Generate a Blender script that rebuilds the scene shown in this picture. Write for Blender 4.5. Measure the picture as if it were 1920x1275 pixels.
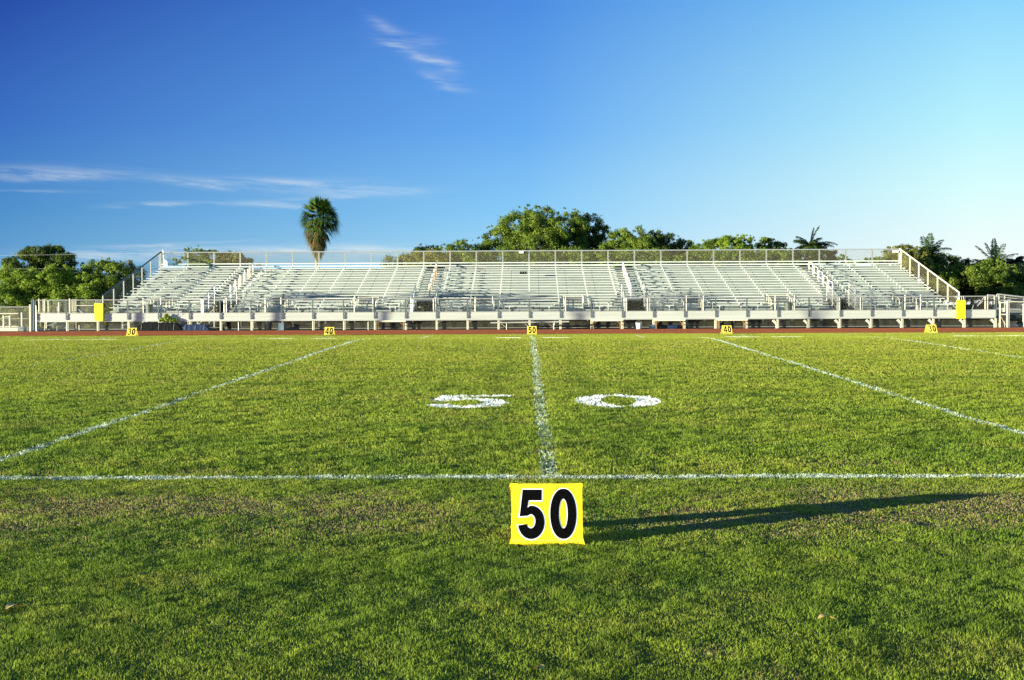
import bpy, math, random
import numpy as np
from mathutils import Matrix, Vector, Euler
R = math.radians
rng = np.random.default_rng(7)
random.seed(7)
scene = bpy.context.scene
for o in list(bpy.data.objects): bpy.data.objects.remove(o)

# ------------------------------------------------------------------ camera
F = 2501.0; H = 1.307; VX = 991.0; VY = 574.0; ROLL = 0.00417
cam_d = bpy.data.cameras.new("camera"); cam = bpy.data.objects.new("camera", cam_d)
scene.collection.objects.link(cam); scene.camera = cam
cam_d.sensor_width = 36; cam_d.lens = 36 * F / 1920; cam_d.clip_start = .05; cam_d.clip_end = 6000
cam.matrix_world = Matrix.Translation((0, 0, H)) @ Matrix.Rotation(R(.71), 4, 'Z') @ Matrix.Rotation(R(90 - 1.452), 4, 'X') @ Matrix.Rotation(R(-.239), 4, 'Z')

# ------------------------------------------------------------------ light
SUN_EL = 5.0
trav = Vector((.87, .49, -math.tan(R(SUN_EL)) * .9985)).normalized()
sd = bpy.data.lights.new("sun", 'SUN'); sd.energy = 5.0; sd.angle = R(.5); sd.color = (1, .95, .71)
sun = bpy.data.objects.new("sun", sd); scene.collection.objects.link(sun)
sun.rotation_euler = trav.to_track_quat('-Z', 'Y').to_euler(); sun.location = (-40, -20, 30)

world = bpy.data.worlds.new("World"); scene.world = world; world.use_nodes = True
nt = world.node_tree; N = nt.nodes; L = nt.links; N.clear()
def nd(t, **k):
    n = N.new(t)
    for a, b in k.items(): setattr(n, a, b)
    return n
def mth(op, a, b=None, c=None, clamp=False):
    n = N.new('ShaderNodeMath'); n.operation = op; n.use_clamp = clamp
    for i, v in enumerate((a, b, c)):
        if v is None: continue
        if isinstance(v, (int, float)): n.inputs[i].default_value = v
        else: L.new(v, n.inputs[i])
    return n.outputs[0]
def lin(c): 
    return tuple((x / 255 / 12.92 if x / 255 <= .04045 else ((x / 255 + .055) / 1.055) ** 2.4) for x in c)
tc = nd('ShaderNodeTexCoord'); sp = nd('ShaderNodeSeparateXYZ'); L.new(tc.outputs['Generated'], sp.inputs[0])
DX, DY, DZ = sp.outputs
def ramp(stops, src):
    r = nd('ShaderNodeValToRGB'); e = r.color_ramp.elements
    while len(e) > 1: e.remove(e[-1])
    e[0].position = stops[0][0]; e[0].color = (*lin(stops[0][1]), 1)
    for p, c in stops[1:]:
        q = e.new(p); q.color = (*lin(c), 1)
    L.new(src, r.inputs[0]); return r.outputs[0]
vz = mth('MAXIMUM', DZ, 0.0)
rl = ramp([(0, (150, 192, 218)), (.03, (100, 164, 210)), (.07, (72, 142, 205)), (.13, (54, 110, 196)), (.22, (28, 68, 164)), (1, (16, 44, 125))], vz)
rm = ramp([(0, (215, 240, 246)), (.03, (172, 224, 248)), (.07, (135, 203, 249)), (.13, (102, 172, 243)), (.22, (74, 140, 226)), (1, (35, 80, 170))], vz)
rr = ramp([(0, (255, 255, 253)), (.035, (243, 255, 254)), (.08, (218, 255, 255)), (.13, (184, 243, 255)), (.22, (132, 208, 253)), (1, (60, 115, 200))], vz)
yy = mth('MAXIMUM', DY, .12)
U = mth('DIVIDE', DX, yy); V = mth('DIVIDE', DZ, yy)
f1 = nd('ShaderNodeMapRange', interpolation_type='LINEAR'); L.new(U, f1.inputs[0]); f1.inputs[1].default_value = -.40; f1.inputs[2].default_value = 0.0
f2 = nd('ShaderNodeMapRange', interpolation_type='LINEAR'); L.new(U, f2.inputs[0]); f2.inputs[1].default_value = 0.0; f2.inputs[2].default_value = .335
def mixc(f, a, b):
    m = nd('ShaderNodeMix', data_type='RGBA')
    if isinstance(f, (int, float)): m.inputs[0].default_value = f
    else: L.new(f, m.inputs[0])
    for i, v in ((6, a), (7, b)):
        if isinstance(v, tuple): m.inputs[i].default_value = v
        else: L.new(v, m.inputs[i])
    return m.outputs[2]
grad = mixc(f2.outputs[0], mixc(f1.outputs[0], rl, rm), rr)
# cirrus wisps: (px, py, half-length, half-height, slope, strength), as directions in the sky
wisps = [(50, 322, 120, 11, .02, .6), (130, 331, 80, 7, -.05, .3), (300, 330, 150, 9, .10, .17), (420, 348, 75, 9, .10, .55), (540, 341, 90, 7, .07, .5),
 (500, 352, 220, 9, .08, .14), (660, 352, 90, 14, .04, .38), (770, 356, 60, 6, 0, .2), (285, 383, 65, 4.5, -.03, .75), (80, 358, 90, 2.5, .02, .35),
 (510, 383, 60, 6, .06, .5), (430, 382, 60, 3, .06, .3), (600, 371, 120, 4, -.05, .25), (330, 457, 150, 2.5, -.03, .5), (330, 466, 230, 5, -.02, .4),
 (540, 468, 130, 5, 0, .65), (700, 467, 110, 9, .02, .8), (200, 476, 160, 12, 0, .4), (640, 480, 500, 9, 0, .35), (1380, 133, 16, 4, -.1, .12),
 (712, 42, 24, 10, .5, .20), (735, 58, 30, 9, .3, .20), (785, 74, 40, 7, .05, .24), (762, 83, 46, 6, -.05, .28), (750, 90, 34, 8, .3, .2),
 (765, 98, 46, 7, .40, .32), (822, 114, 40, 6, .18, .32), (846, 126, 20, 12, .5, .24), (822, 152, 26, 8, .5, .30), (850, 165, 36, 10, .25, .16),
 (775, 92, 60, 22, .4, .13), (835, 140, 40, 24, .5, .12)]
noi = nd('ShaderNodeTexNoise', noise_dimensions='2D'); noi.inputs['Scale'].default_value = 1; noi.inputs['Detail'].default_value = 7; noi.inputs['Roughness'].default_value = .68
cv = nd('ShaderNodeCombineXYZ')
tilt = mth('ADD', mth('MULTIPLY', V, 150.0), mth('MULTIPLY', U, 10.0))
L.new(mth('MULTIPLY', U, 16.0), cv.inputs[0]); L.new(tilt, cv.inputs[1]); L.new(cv.outputs[0], noi.inputs['Vector'])
nz = nd('ShaderNodeMapRange'); L.new(noi.outputs['Fac'], nz.inputs[0]); nz.inputs[1].default_value = .34; nz.inputs[2].default_value = .74
wrp = mth('MULTIPLY', mth('SUBTRACT', noi.outputs['Fac'], .5), .006)
Vw = mth('ADD', V, wrp)
tot = None
for px, py, hl, hh, sl, st in wisps:
    u0 = (px - VX) / F; v0 = (VY - (py + (px - VX) * ROLL)) / F
    du = mth('SUBTRACT', U, u0); dv = mth('MULTIPLY_ADD', du, sl, mth('SUBTRACT', Vw, v0))
    a = mth('MULTIPLY', du, F / hl); b = mth('MULTIPLY', dv, F / hh)
    e = mth('POWER', 2.718, mth('MULTIPLY', mth('MULTIPLY_ADD', a, a, mth('MULTIPLY', b, b)), -1.0))
    tot = mth('MULTIPLY', e, st) if tot is None else mth('MULTIPLY_ADD', e, st, tot)
cf = mth('MULTIPLY', tot, mth('MULTIPLY_ADD', nz.outputs[0], .85, .04), clamp=True)
front = mth('GREATER_THAN', DY, .2)
cf = mth('MULTIPLY', cf, front)
skyc = mixc(cf, grad, (*lin((240, 246, 244)), 1))
nis = nd('ShaderNodeTexSky', sky_type='NISHITA'); nis.sun_disc = False; nis.sun_elevation = R(SUN_EL)
nis.sun_rotation = math.atan2(-trav.x, -trav.y)
bg1 = nd('ShaderNodeBackground'); L.new(nis.outputs[0], bg1.inputs[0]); bg1.inputs[1].default_value = .05
bg2 = nd('ShaderNodeBackground'); L.new(skyc, bg2.inputs[0]); bg2.inputs[1].default_value = .382
SKY_GAIN = bg2
ad = nd('ShaderNodeMixShader'); ad.inputs[0].default_value = .96; L.new(bg1.outputs[0], ad.inputs[1]); L.new(bg2.outputs[0], ad.inputs[2])
wo = nd('ShaderNodeOutputWorld'); L.new(ad.outputs[0], wo.inputs[0])

scene.view_settings.view_transform = 'Standard'; scene.view_settings.look = 'None'
scene.view_settings.exposure = 1.42; scene.view_settings.gamma = 1
scene.render.engine = 'CYCLES'
cy = scene.cycles
cy.max_bounces = 6; cy.diffuse_bounces = 3; cy.glossy_bounces = 3; cy.transmission_bounces = 4; cy.transparent_max_bounces = 24
cy.use_denoising = True
cy.sample_clamp_indirect = 6

# ------------------------------------------------------------------ helpers
def P(px, py, t):
    yp = py + (px - VX) * ROLL
    return Vector(((px - VX) * t / F, t, H - (yp - VY) * t / F))
def X_(px, t): return (px - VX) * t / F
def Z_(px, py, t): return P(px, py, t).z
Y0, Y1 = 10.12, 58.9
CT = np.array([9.6, 10.2, 12.7, 16.67, 20, 25, 30, 32.5, 34.5, 36.5, 38.5, 41, 45, 50, 51.3, 53.2, 56, 60])
CZ = np.array([0, .007, .056, .125, .19, .288, .385, .427, .445, .428, .385, .320, .226, .112, .086, .042, .004, 0])
_tf = np.linspace(5, 66, 1221); _zf = np.interp(_tf, CT, CZ); _k = np.ones(21) / 21; _zf = np.convolve(np.pad(_zf, 10, 'edge'), _k, 'valid')
def crown(t): return np.interp(np.asarray(t, float), _tf, _zf)
def empty(name, loc, label, cat, group=None):
    o = bpy.data.objects.new(name, None); scene.collection.objects.link(o); o.location = loc
    o.empty_display_size = .3
    tag(o, label, cat, group); return o
def tag(o, label=None, cat=None, group=None, kind=None):
    if label: o['label'] = label
    if cat: o['category'] = cat
    if group: o['group'] = group
    if kind: o['kind'] = kind
    return o
def wloc(p):
    v = Vector((0, 0, 0))
    while p is not None: v = v + p.location; p = p.parent
    return v
def link(name, me, mat, parent=None):
    o = bpy.data.objects.new(name, me); scene.collection.objects.link(o)
    if mat: me.materials.append(mat)
    if parent is not None: o.parent = parent
    return o
class MB:
    def __init__(s): s.v = []; s.f = []
    def add(s, vs, fs):
        b = len(s.v); s.v += [tuple(v) for v in vs]; s.f += [tuple(b + i for i in f) for f in fs]; return s
    def box(s, x0, x1, y0, y1, z0, z1):
        return s.add([(x0, y0, z0), (x1, y0, z0), (x1, y1, z0), (x0, y1, z0), (x0, y0, z1), (x1, y0, z1), (x1, y1, z1), (x0, y1, z1)],
                     [(0, 3, 2, 1), (4, 5, 6, 7), (0, 1, 5, 4), (1, 2, 6, 5), (2, 3, 7, 6), (3, 0, 4, 7)])
    def tube(s, p, q, r, n=6, r2=None):
        p = Vector(p); q = Vector(q); r2 = r if r2 is None else r2
        d = (q - p).normalized(); a = d.orthogonal().normalized(); b = d.cross(a)
        vs = []
        for c, rr_ in ((p, r), (q, r2)):
            for i in range(n):
                w = 2 * math.pi * i / n; vs.append(c + (a * math.cos(w) + b * math.sin(w)) * rr_)
        fs = [(i, (i + 1) % n, n + (i + 1) % n, n + i) for i in range(n)] + [tuple(range(n))[::-1], tuple(range(n, 2 * n))]
        return s.add(vs, fs)
    def path(s, pts, r, n=6, radii=None):
        for i in range(len(pts) - 1):
            s.tube(pts[i], pts[i + 1], radii[i] if radii else r, n, radii[i + 1] if radii else r)
        return s
    def poly(s, pts, off):                       # prism: polygon pts extruded by vector off
        n = len(pts); off = Vector(off); a = [Vector(p) for p in pts]
        return s.add(a + [p + off for p in a], [tuple(range(n)), tuple(range(2 * n - 1, n - 1, -1))] + [(i, n + i, n + (i + 1) % n, (i + 1) % n) for i in range(n)])
    def lathe(s, c, prof, n=20, sx=1, sy=1):
        c = Vector(c); vs = []; fs = []
        for r, z in prof:
            for i in range(n):
                w = 2 * math.pi * i / n; vs.append(c + Vector((r * math.cos(w) * sx, r * math.sin(w) * sy, z)))
        for k in range(len(prof) - 1):
            for i in range(n): fs.append((k * n + i, k * n + (i + 1) % n, (k + 1) * n + (i + 1) % n, (k + 1) * n + i))
        fs += [tuple(range(n))[::-1], tuple(range((len(prof) - 1) * n, len(prof) * n))]
        return s.add(vs, fs)
    def build(s, name, mat, parent=None, smooth=False):
        o = wloc(parent) if parent is not None else Vector((0, 0, 0))
        me = bpy.data.meshes.new(name)
        me.from_pydata([(a - o.x, b - o.y, c - o.z) for a, b, c in s.v], [], s.f); me.update()
        if smooth: me.shade_smooth()
        return link(name, me, mat, parent)

def npmesh(name, verts, loops, nper, cols, mat, parent=None):
    """verts Nx3, loops flat vertex ids, nper verts per face (int or array), cols Nx3 per vertex"""
    off = wloc(parent) if parent is not None else Vector((0, 0, 0))
    me = bpy.data.meshes.new(name)
    nv = len(verts); nl = len(loops)
    if isinstance(nper, int): tot_ = np.full(nl // nper, nper, np.int32)
    else: tot_ = nper.astype(np.int32)
    st = np.concatenate(([0], np.cumsum(tot_)[:-1])).astype(np.int32)
    me.vertices.add(nv); me.loops.add(nl); me.polygons.add(len(tot_))
    me.vertices.foreach_set('co', (verts - np.array(off)).astype(np.float32).ravel())
    me.loops.foreach_set('vertex_index', loops.astype(np.int32))
    me.polygons.foreach_set('loop_start', st)
    me.polygons.foreach_set('loop_total', tot_) if False else None
    me.update(calc_edges=True)
    if cols is not None:
        at = me.color_attributes.new('col', 'BYTE_COLOR', 'POINT')
        c4 = np.ones((nv, 4), np.float32); c4[:, :3] = np.clip(cols, 0, 1); at.data.foreach_set('color', c4.ravel())
    me.validate() if False else None
    return link(name, me, mat, parent)

def hash2(ix, iy, s):
    h = (ix.astype(np.int64) * 374761393 + iy.astype(np.int64) * 668265263 + s * 1442695041) & 0xffffffff
    h = ((h ^ (h >> 13)) * 1274126177) & 0xffffffff
    return ((h ^ (h >> 16)) & 0xffff) / 65535.0
def vnoise(x, y, s=0):
    ix = np.floor(x); iy = np.floor(y); fx = x - ix; fy = y - iy
    fx = fx * fx * (3 - 2 * fx); fy = fy * fy * (3 - 2 * fy)
    a = hash2(ix, iy, s); b = hash2(ix + 1, iy, s); c = hash2(ix, iy + 1, s); d = hash2(ix + 1, iy + 1, s)
    return (a * (1 - fx) + b * fx) * (1 - fy) + (c * (1 - fx) + d * fx) * fy
def fbm(x, y, s=0, o=4):
    t = 0; a = .5; n = 0
    for i in range(o):
        t = t + a * vnoise(x * 2 ** i + 13.7 * i, y * 2 ** i + 7.1 * i, s + i); n += a; a *= .55
    return t / n
def sstep(a, b, x):
    q = np.clip((x - a) / (b - a), 0, 1); return q * q * (3 - 2 * q)

# ------------------------------------------------------------------ materials
def mat(name, col, rough=.6, metal=0, noise=None, bump=None, attr=None, trans=0, spec=.5):
    m = bpy.data.materials.new(name); m.use_nodes = True; n = m.node_tree.nodes; l = m.node_tree.links
    b = n['Principled BSDF']; b.inputs['Roughness'].default_value = rough; b.inputs['Metallic'].default_value = metal
    b.inputs['Specular IOR Level'].default_value = spec
    b.inputs['Base Color'].default_value = (*col, 1)
    src = None
    if attr:
        a = n.new('ShaderNodeAttribute'); a.attribute_name = attr; src = a.outputs['Color']; l.new(src, b.inputs['Base Color'])
    if noise:      # (scale, amount, second colour, stretch)
        t = n.new('ShaderNodeTexCoord'); mp = n.new('ShaderNodeMapping'); mp.inputs['Scale'].default_value = noise[3] if len(noise) > 3 else (1, 1, 1)
        l.new(t.outputs['Object'], mp.inputs[0])
        x = n.new('ShaderNodeTexNoise'); x.inputs['Scale'].default_value = noise[0]; x.inputs['Detail'].default_value = 6; x.inputs['Roughness'].default_value = .65
        l.new(mp.outputs[0], x.inputs['Vector'])
        mr = n.new('ShaderNodeMapRange'); mr.inputs[1].default_value = .4; mr.inputs[2].default_value = .68; l.new(x.outputs['Fac'], mr.inputs[0])
        mu = n.new('ShaderNodeMath'); mu.operation = 'MULTIPLY'; mu.inputs[1].default_value = noise[1]; l.new(mr.outputs[0], mu.inputs[0])
        mx = n.new('ShaderNodeMix'); mx.data_type = 'RGBA'; l.new(mu.outputs[0], mx.inputs[0])
        mx.inputs[6].default_value = (*col, 1); mx.inputs[7].default_value = (*noise[2], 1)
        if src: l.new(src, mx.inputs[6])
        l.new(mx.outputs[2], b.inputs['Base Color']); src = mx.outputs[2]
        if bump:
            bp = n.new('ShaderNodeBump'); bp.inputs['Strength'].default_value = bump[0]; bp.inputs['Distance'].default_value = bump[1]
            l.new(x.outputs['Fac'], bp.inputs['Height']); l.new(bp.outputs[0], b.inputs['Normal'])
    if trans:
        tr = n.new('ShaderNodeBsdfTranslucent'); ms = n.new('ShaderNodeMixShader'); ms.inputs[0].default_value = trans
        if src: l.new(src, tr.inputs[0])
        else: tr.inputs[0].default_value = (*col, 1)
        l.new(b.outputs[0], ms.inputs[1]); l.new(tr.outputs[0], ms.inputs[2]); l.new(ms.outputs[0], n['Material Output'].inputs[0])
    return m
M = {}
M['alu'] = mat('brushed aluminium planks', (.54, .56, .48), .42, .4, noise=(1.3, .65, (.30, .34, .32), (.5, 1.5, 3)))
M['alu_face'] = mat('ribbed aluminium fascia', (.74, .77, .69), .33, .55, noise=(.8, .5, (.55, .59, .53), (.3, 1, 4)))
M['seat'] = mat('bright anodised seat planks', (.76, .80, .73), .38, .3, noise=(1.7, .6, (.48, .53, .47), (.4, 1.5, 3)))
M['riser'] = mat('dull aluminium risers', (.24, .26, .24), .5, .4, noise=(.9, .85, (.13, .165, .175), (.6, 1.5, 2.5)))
M['galv'] = mat('galvanised pipe', (.55, .56, .52), .45, .5, noise=(6, .4, (.4, .42, .4)))
M['galv_blue'] = mat('dark blue-grey pipe', (.09, .12, .125), .6, .2, noise=(5, .4, (.06, .08, .09)))  # dark blue-grey base with slight random mottling
M['cream'] = mat('pale cream painted steel', (.78, .74, .58), .5, .1, noise=(5, .5, (.6, .55, .4)))  # cream is the paint's own colour
M['orange'] = mat('faded orange pipe', (.72, .42, .20), .5, 0, noise=(7, .5, (.55, .33, .2)))
M['yellow'] = mat('yellow vinyl', (.92, .71, .010), .45, 0, noise=(11, .35, (.78, .55, .03)), bump=(.6, .02))
M['yellow_far'] = mat('sun bleached yellow vinyl', (.95, .72, .10), .5, 0, noise=(12, .3, (.8, .55, .08)))
M['pad'] = mat('bright yellow foam pad', (.93, .93, .01), .5, 0, noise=(5, .12, (.8, .75, .03)))
M['black'] = mat('black ink', (.003, .003, .0035), .9, 0, noise=(70, .2, (.014, .014, .014)), spec=0)
M['white'] = mat('white ink', (.86, .86, .82), .5)
M['dark'] = mat('black tarpaulin', (.006, .007, .008), .6, 0, noise=(4, .6, (.013, .015, .015)), bump=(.6, .05), spec=.08)
M['navy'] = mat('dark blue plastic', (.015, .03, .08), .5, 0, noise=(6, .4, (.01, .016, .04)), spec=.2)
M['bin'] = mat('dark green grey plastic', (.045, .06, .045), .5, 0, noise=(3, .4, (.07, .08, .06)))
M['olive'] = mat('olive plastic', (.13, .14, .05), .5)
M['wood'] = mat('brown wooden legs', (.30, .17, .07), .7, 0, noise=(8, .6, (.18, .1, .05)))
M['bark'] = mat('bark', (.16, .12, .08), .9, 0, noise=(5, .8, (.07, .05, .035), (1, 1, .3)), bump=(.6, .05))
M['palmtrunk'] = mat('palm trunk', (.34, .27, .16), .9, 0, noise=(6, .7, (.18, .13, .07), (1, 1, 5)), bump=(.6, .04))
M['track'] = mat('red running track', (.78, .20, .06), .9, 0, noise=(14, .6, (.66, .2, .09)), bump=(1, .12), spec=.05)
M['leaf'] = mat('foliage', (.06, .1, .02), .55, 0, attr='col', trans=.38, spec=.3)
M['grass'] = mat('grass blades', (.06, .1, .02), .6, 0, attr='col', trans=.42, spec=.2)
M['paint'] = mat('field marking paint', (.8, .8, .78), .8, 0, attr='col', trans=.12, spec=.1)
M['bluebanner'] = mat('blue print', (.03, .12, .45), .5)
M['concrete'] = mat('pale concrete', (.72, .69, .52), .85, 0, noise=(3, .5, (.5, .48, .38)))
M['greybox'] = mat('grey blue metal', (.16, .22, .26), .5, .2, noise=(3, .4, (.1, .14, .17)))
M['wire'] = mat('cable', (.42, .43, .42), .5, .3)

def chainlink(name, col, cover, pitch=.055):
    m = bpy.data.materials.new(name); m.use_nodes = True; n = m.node_tree.nodes; l = m.node_tree.links
    b = n['Principled BSDF']; b.inputs['Base Color'].default_value = (*col, 1); b.inputs['Roughness'].default_value = .5; b.inputs['Metallic'].default_value = .3
    t = n.new('ShaderNodeTexCoord'); s = n.new('ShaderNodeSeparateXYZ'); l.new(t.outputs['Object'], s.inputs[0])
    def mm(op, a, c):
        q = n.new('ShaderNodeMath'); q.operation = op
        for i, v in enumerate((a, c)):
            if isinstance(v, (int, float)): q.inputs[i].default_value = v
            else: l.new(v, q.inputs[i])
        return q.outputs[0]
    h = mm('ADD', s.outputs[0], s.outputs[1]); z = s.outputs[2]
    w = cover / 2
    outs = []
    for op in ('ADD', 'SUBTRACT'):
        a = mm(op, h, z); fr = mm('FRACT', mm('DIVIDE', a, pitch), 0.0); outs.append(mm('LESS_THAN', fr, w))
    al = mm('MAXIMUM', outs[0], outs[1])
    tr = n.new('ShaderNodeBsdfTransparent'); ms = n.new('ShaderNodeMixShader')
    l.new(al, ms.inputs[0]); l.new(tr.outputs[0], ms.inputs[1]); l.new(b.outputs[0], ms.inputs[2]); l.new(ms.outputs[0], n['Material Output'].inputs[0])
    return m
M['mesh'] = chainlink('chain link wire', (.36, .36, .33), .17)
M['mesh_brown'] = chainlink('light brown chain link wire', (.24, .215, .135), .24)  # light brown is the wire's own colour
M['mesh_dark'] = chainlink('shade darkened chain link wire', (.13, .125, .085), .24)  # wire colour darkened to carry the shade under the walkway
M['mesh_light'] = chainlink('thin chain link wire', (.42, .43, .38), .06)
M['opening_shade'] = mat('stairwell shade black', (.012, .013, .009), .9, 0, noise=(9, .7, (.022, .022, .014)), spec=.03)  # near-black colour standing in for the shade inside the stair openings
M['screen'] = chainlink('dark woven wind screen', (.028, .030, .020), .80, .05)

# ------------------------------------------------------------------ ground, field, track
def ground():
    m = mat('turf soil', (.07, .085, .02), .95, 0, noise=(1.2, .8, (.12, .10, .035)), bump=(.5, .03), spec=.1)
    ys = [-300, -60, -10, 0, 3, 5, 7, 8, 9, 9.6] + list(np.arange(9.8, 62.2, .3)) + [62.3, 75, 90, 130, 300, 1500, 4000]
    xs = [-2500, -600, -150, -60, -30, -15, -7, 0, 7, 15, 30, 60, 150, 600, 2500]
    vs = [(x, y, float(crown(y)) - (.004 if y > 62.2 else 0)) for y in ys for x in xs]
    nx = len(xs); fs = [(j * nx + i, j * nx + i + 1, (j + 1) * nx + i + 1, (j + 1) * nx + i) for j in range(len(ys) - 1) for i in range(nx - 1)]
    g = MB(); g.add(vs, fs); o = g.build('ground', m); tag(o, kind='structure')
    t = MB(); t.add([(-300, 62.3, .004), (300, 62.3, .004), (300, 74.4, .004), (-300, 74.4, .004)], [(0, 1, 2, 3)])
    tag(t.build('running_track', M['track']), kind='structure')
    d = mat('bare dirt', (.075, .065, .04), .95, 0, noise=(1.5, .8, (.04, .045, .02)), bump=(.5, .05))
    e = MB(); e.add([(-60, 74.62, .004), (60, 74.62, .004), (60, 97, .004), (-60, 97, .004)], [(0, 1, 2, 3)])
    tag(e.build('dirt_ground', d), kind='structure')
ground()

# ---- markings
def dist_poly(x, y, pts):
    d = np.full(x.shape, 9e9)
    for (ax, ay), (bx, by) in zip(pts[:-1], pts[1:]):
        vx, vy = bx - ax, by - ay; q = np.clip(((x - ax) * vx + (y - ay) * vy) / (vx * vx + vy * vy), 0, 1)
        d = np.minimum(d, np.hypot(x - ax - q * vx, y - ay - q * vy))
    return d
def arc(cx, cy, rx, ry, a0, a1, n=14):
    return [(cx + rx * math.cos(R(a0 + (a1 - a0) * i / n)), cy + ry * math.sin(R(a0 + (a1 - a0) * i / n))) for i in range(n + 1)]
GL = {   # centre lines in a 1 x 1.6 box about the origin
 '0': [arc(0, 0, .38, .68, 262, -80, 30)],
 '5': [[(.42, .68), (-.22, .68), (-.30, .10)] + arc(-.0, -.20, .38, .50, 142, -150, 16)],
 '4': [[(.14, -.72), (.14, .70), (-.40, -.28), (.42, -.28)]],
 '3': [arc(0, .34, .34, .34, 160, -80, 12) + arc(0, -.30, .38, .40, 80, -160, 14)]}
markings = []      # (name, bbox, maskfn(x,y)->strength)
SL = lambda x: Y0 - .00125 * x - .03 + .0 * x
def side_mask(x, y):
    w = .085 + .03 * (vnoise(x * 3, y * 0, 5) - .5)
    return (1 - sstep(w - .02, w + .035, np.abs(y - SL(x) - .03 * (fbm(x * .5, x * 0, 3) - .5)))) * (.62 + .36 * sstep(.3, .62, fbm(x * 4, y * 3, 91)))
markings.append(('sideline', (-60, 60, 9.7, 10.6), side_mask))
markings.append(('sideline', (-60, 60, Y1 - .3, Y1 + .3), lambda x, y: (np.abs(y - Y1) < .1) * .5))
for n_ in range(-6, 7):
    X0 = .15 + 4.572 * n_ - (.018 if n_ == 0 else 0)
    def ym(x, y, X0=X0, n_=n_):
        wob = .05 * (fbm(y * .35 + 9 * n_, y * 0, 40 + n_) - .5) * 2 + (.12 * np.sin(y * .28) if n_ == -2 else 0)
        w = .052 if n_ == 0 else .045
        fade = ({0: .62, 1: .85, -1: .82, -2: .30, 2: .65}.get(n_, .4) + .12 * sstep(18, 34, y))
        br = sstep(.28, .5, fbm(x * 3 + y * 1.5, y * 1.2, 50 + n_)) * .6 + .4
        return (1 - sstep(w - .015, w + .04, np.abs(x - X0 - wob))) * fade * br * (y > Y0 + .08) * (y < Y1)
    markings.append(('yard_line', (X0 - .3, X0 + .3, Y0, Y1), ym))
def num_mask(cx, cy, ch, flip, sw, sh, st, an=1.0):
    def f(x, y):
        u = (x - cx) / sw; v = (y - cy) / sh
        if flip: u, v = -u, -v
        d = np.full(x.shape, 9.)
        for s_ in GL[ch]: d = np.minimum(d, dist_poly(u, v * an, [(a_, b_ * an) for a_, b_ in s_]))
        o_ = (1 - sstep(st - .02, st + .03, d + .05 * (fbm(x * 9, y * 9, 71) - .5))) * .99
        if ch == '0' and not flip: o_ = o_ * (1 - (np.abs(u - .07) < .045) * (v < 0)) * (1 - .7 * (np.abs(u + .02) < .03) * (v > 0))
        return o_
    return f
for ch, cx in (('5', -.78), ('0', 1.10)):
    markings.append(('painted_number', (cx - .75, cx + .75, 15.5, 17.6), num_mask(cx, 16.5, ch, False, .98, 1.10, .150, 1.35)))
for ten, dg in ((0, '50'), (1, '40'), (-1, '40'), (2, '30'), (-2, '30')):
    for sgn, ch in ((-1, dg[1]), (1, dg[0])):
        cx = .15 + 9.144 * ten + sgn * .93
        markings.append(('painted_number', (cx - .9, cx + .9, 50.4, 54.4), num_mask(cx, 52.4, ch, True, 1.0, 1.9, .26, .6)))

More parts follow.
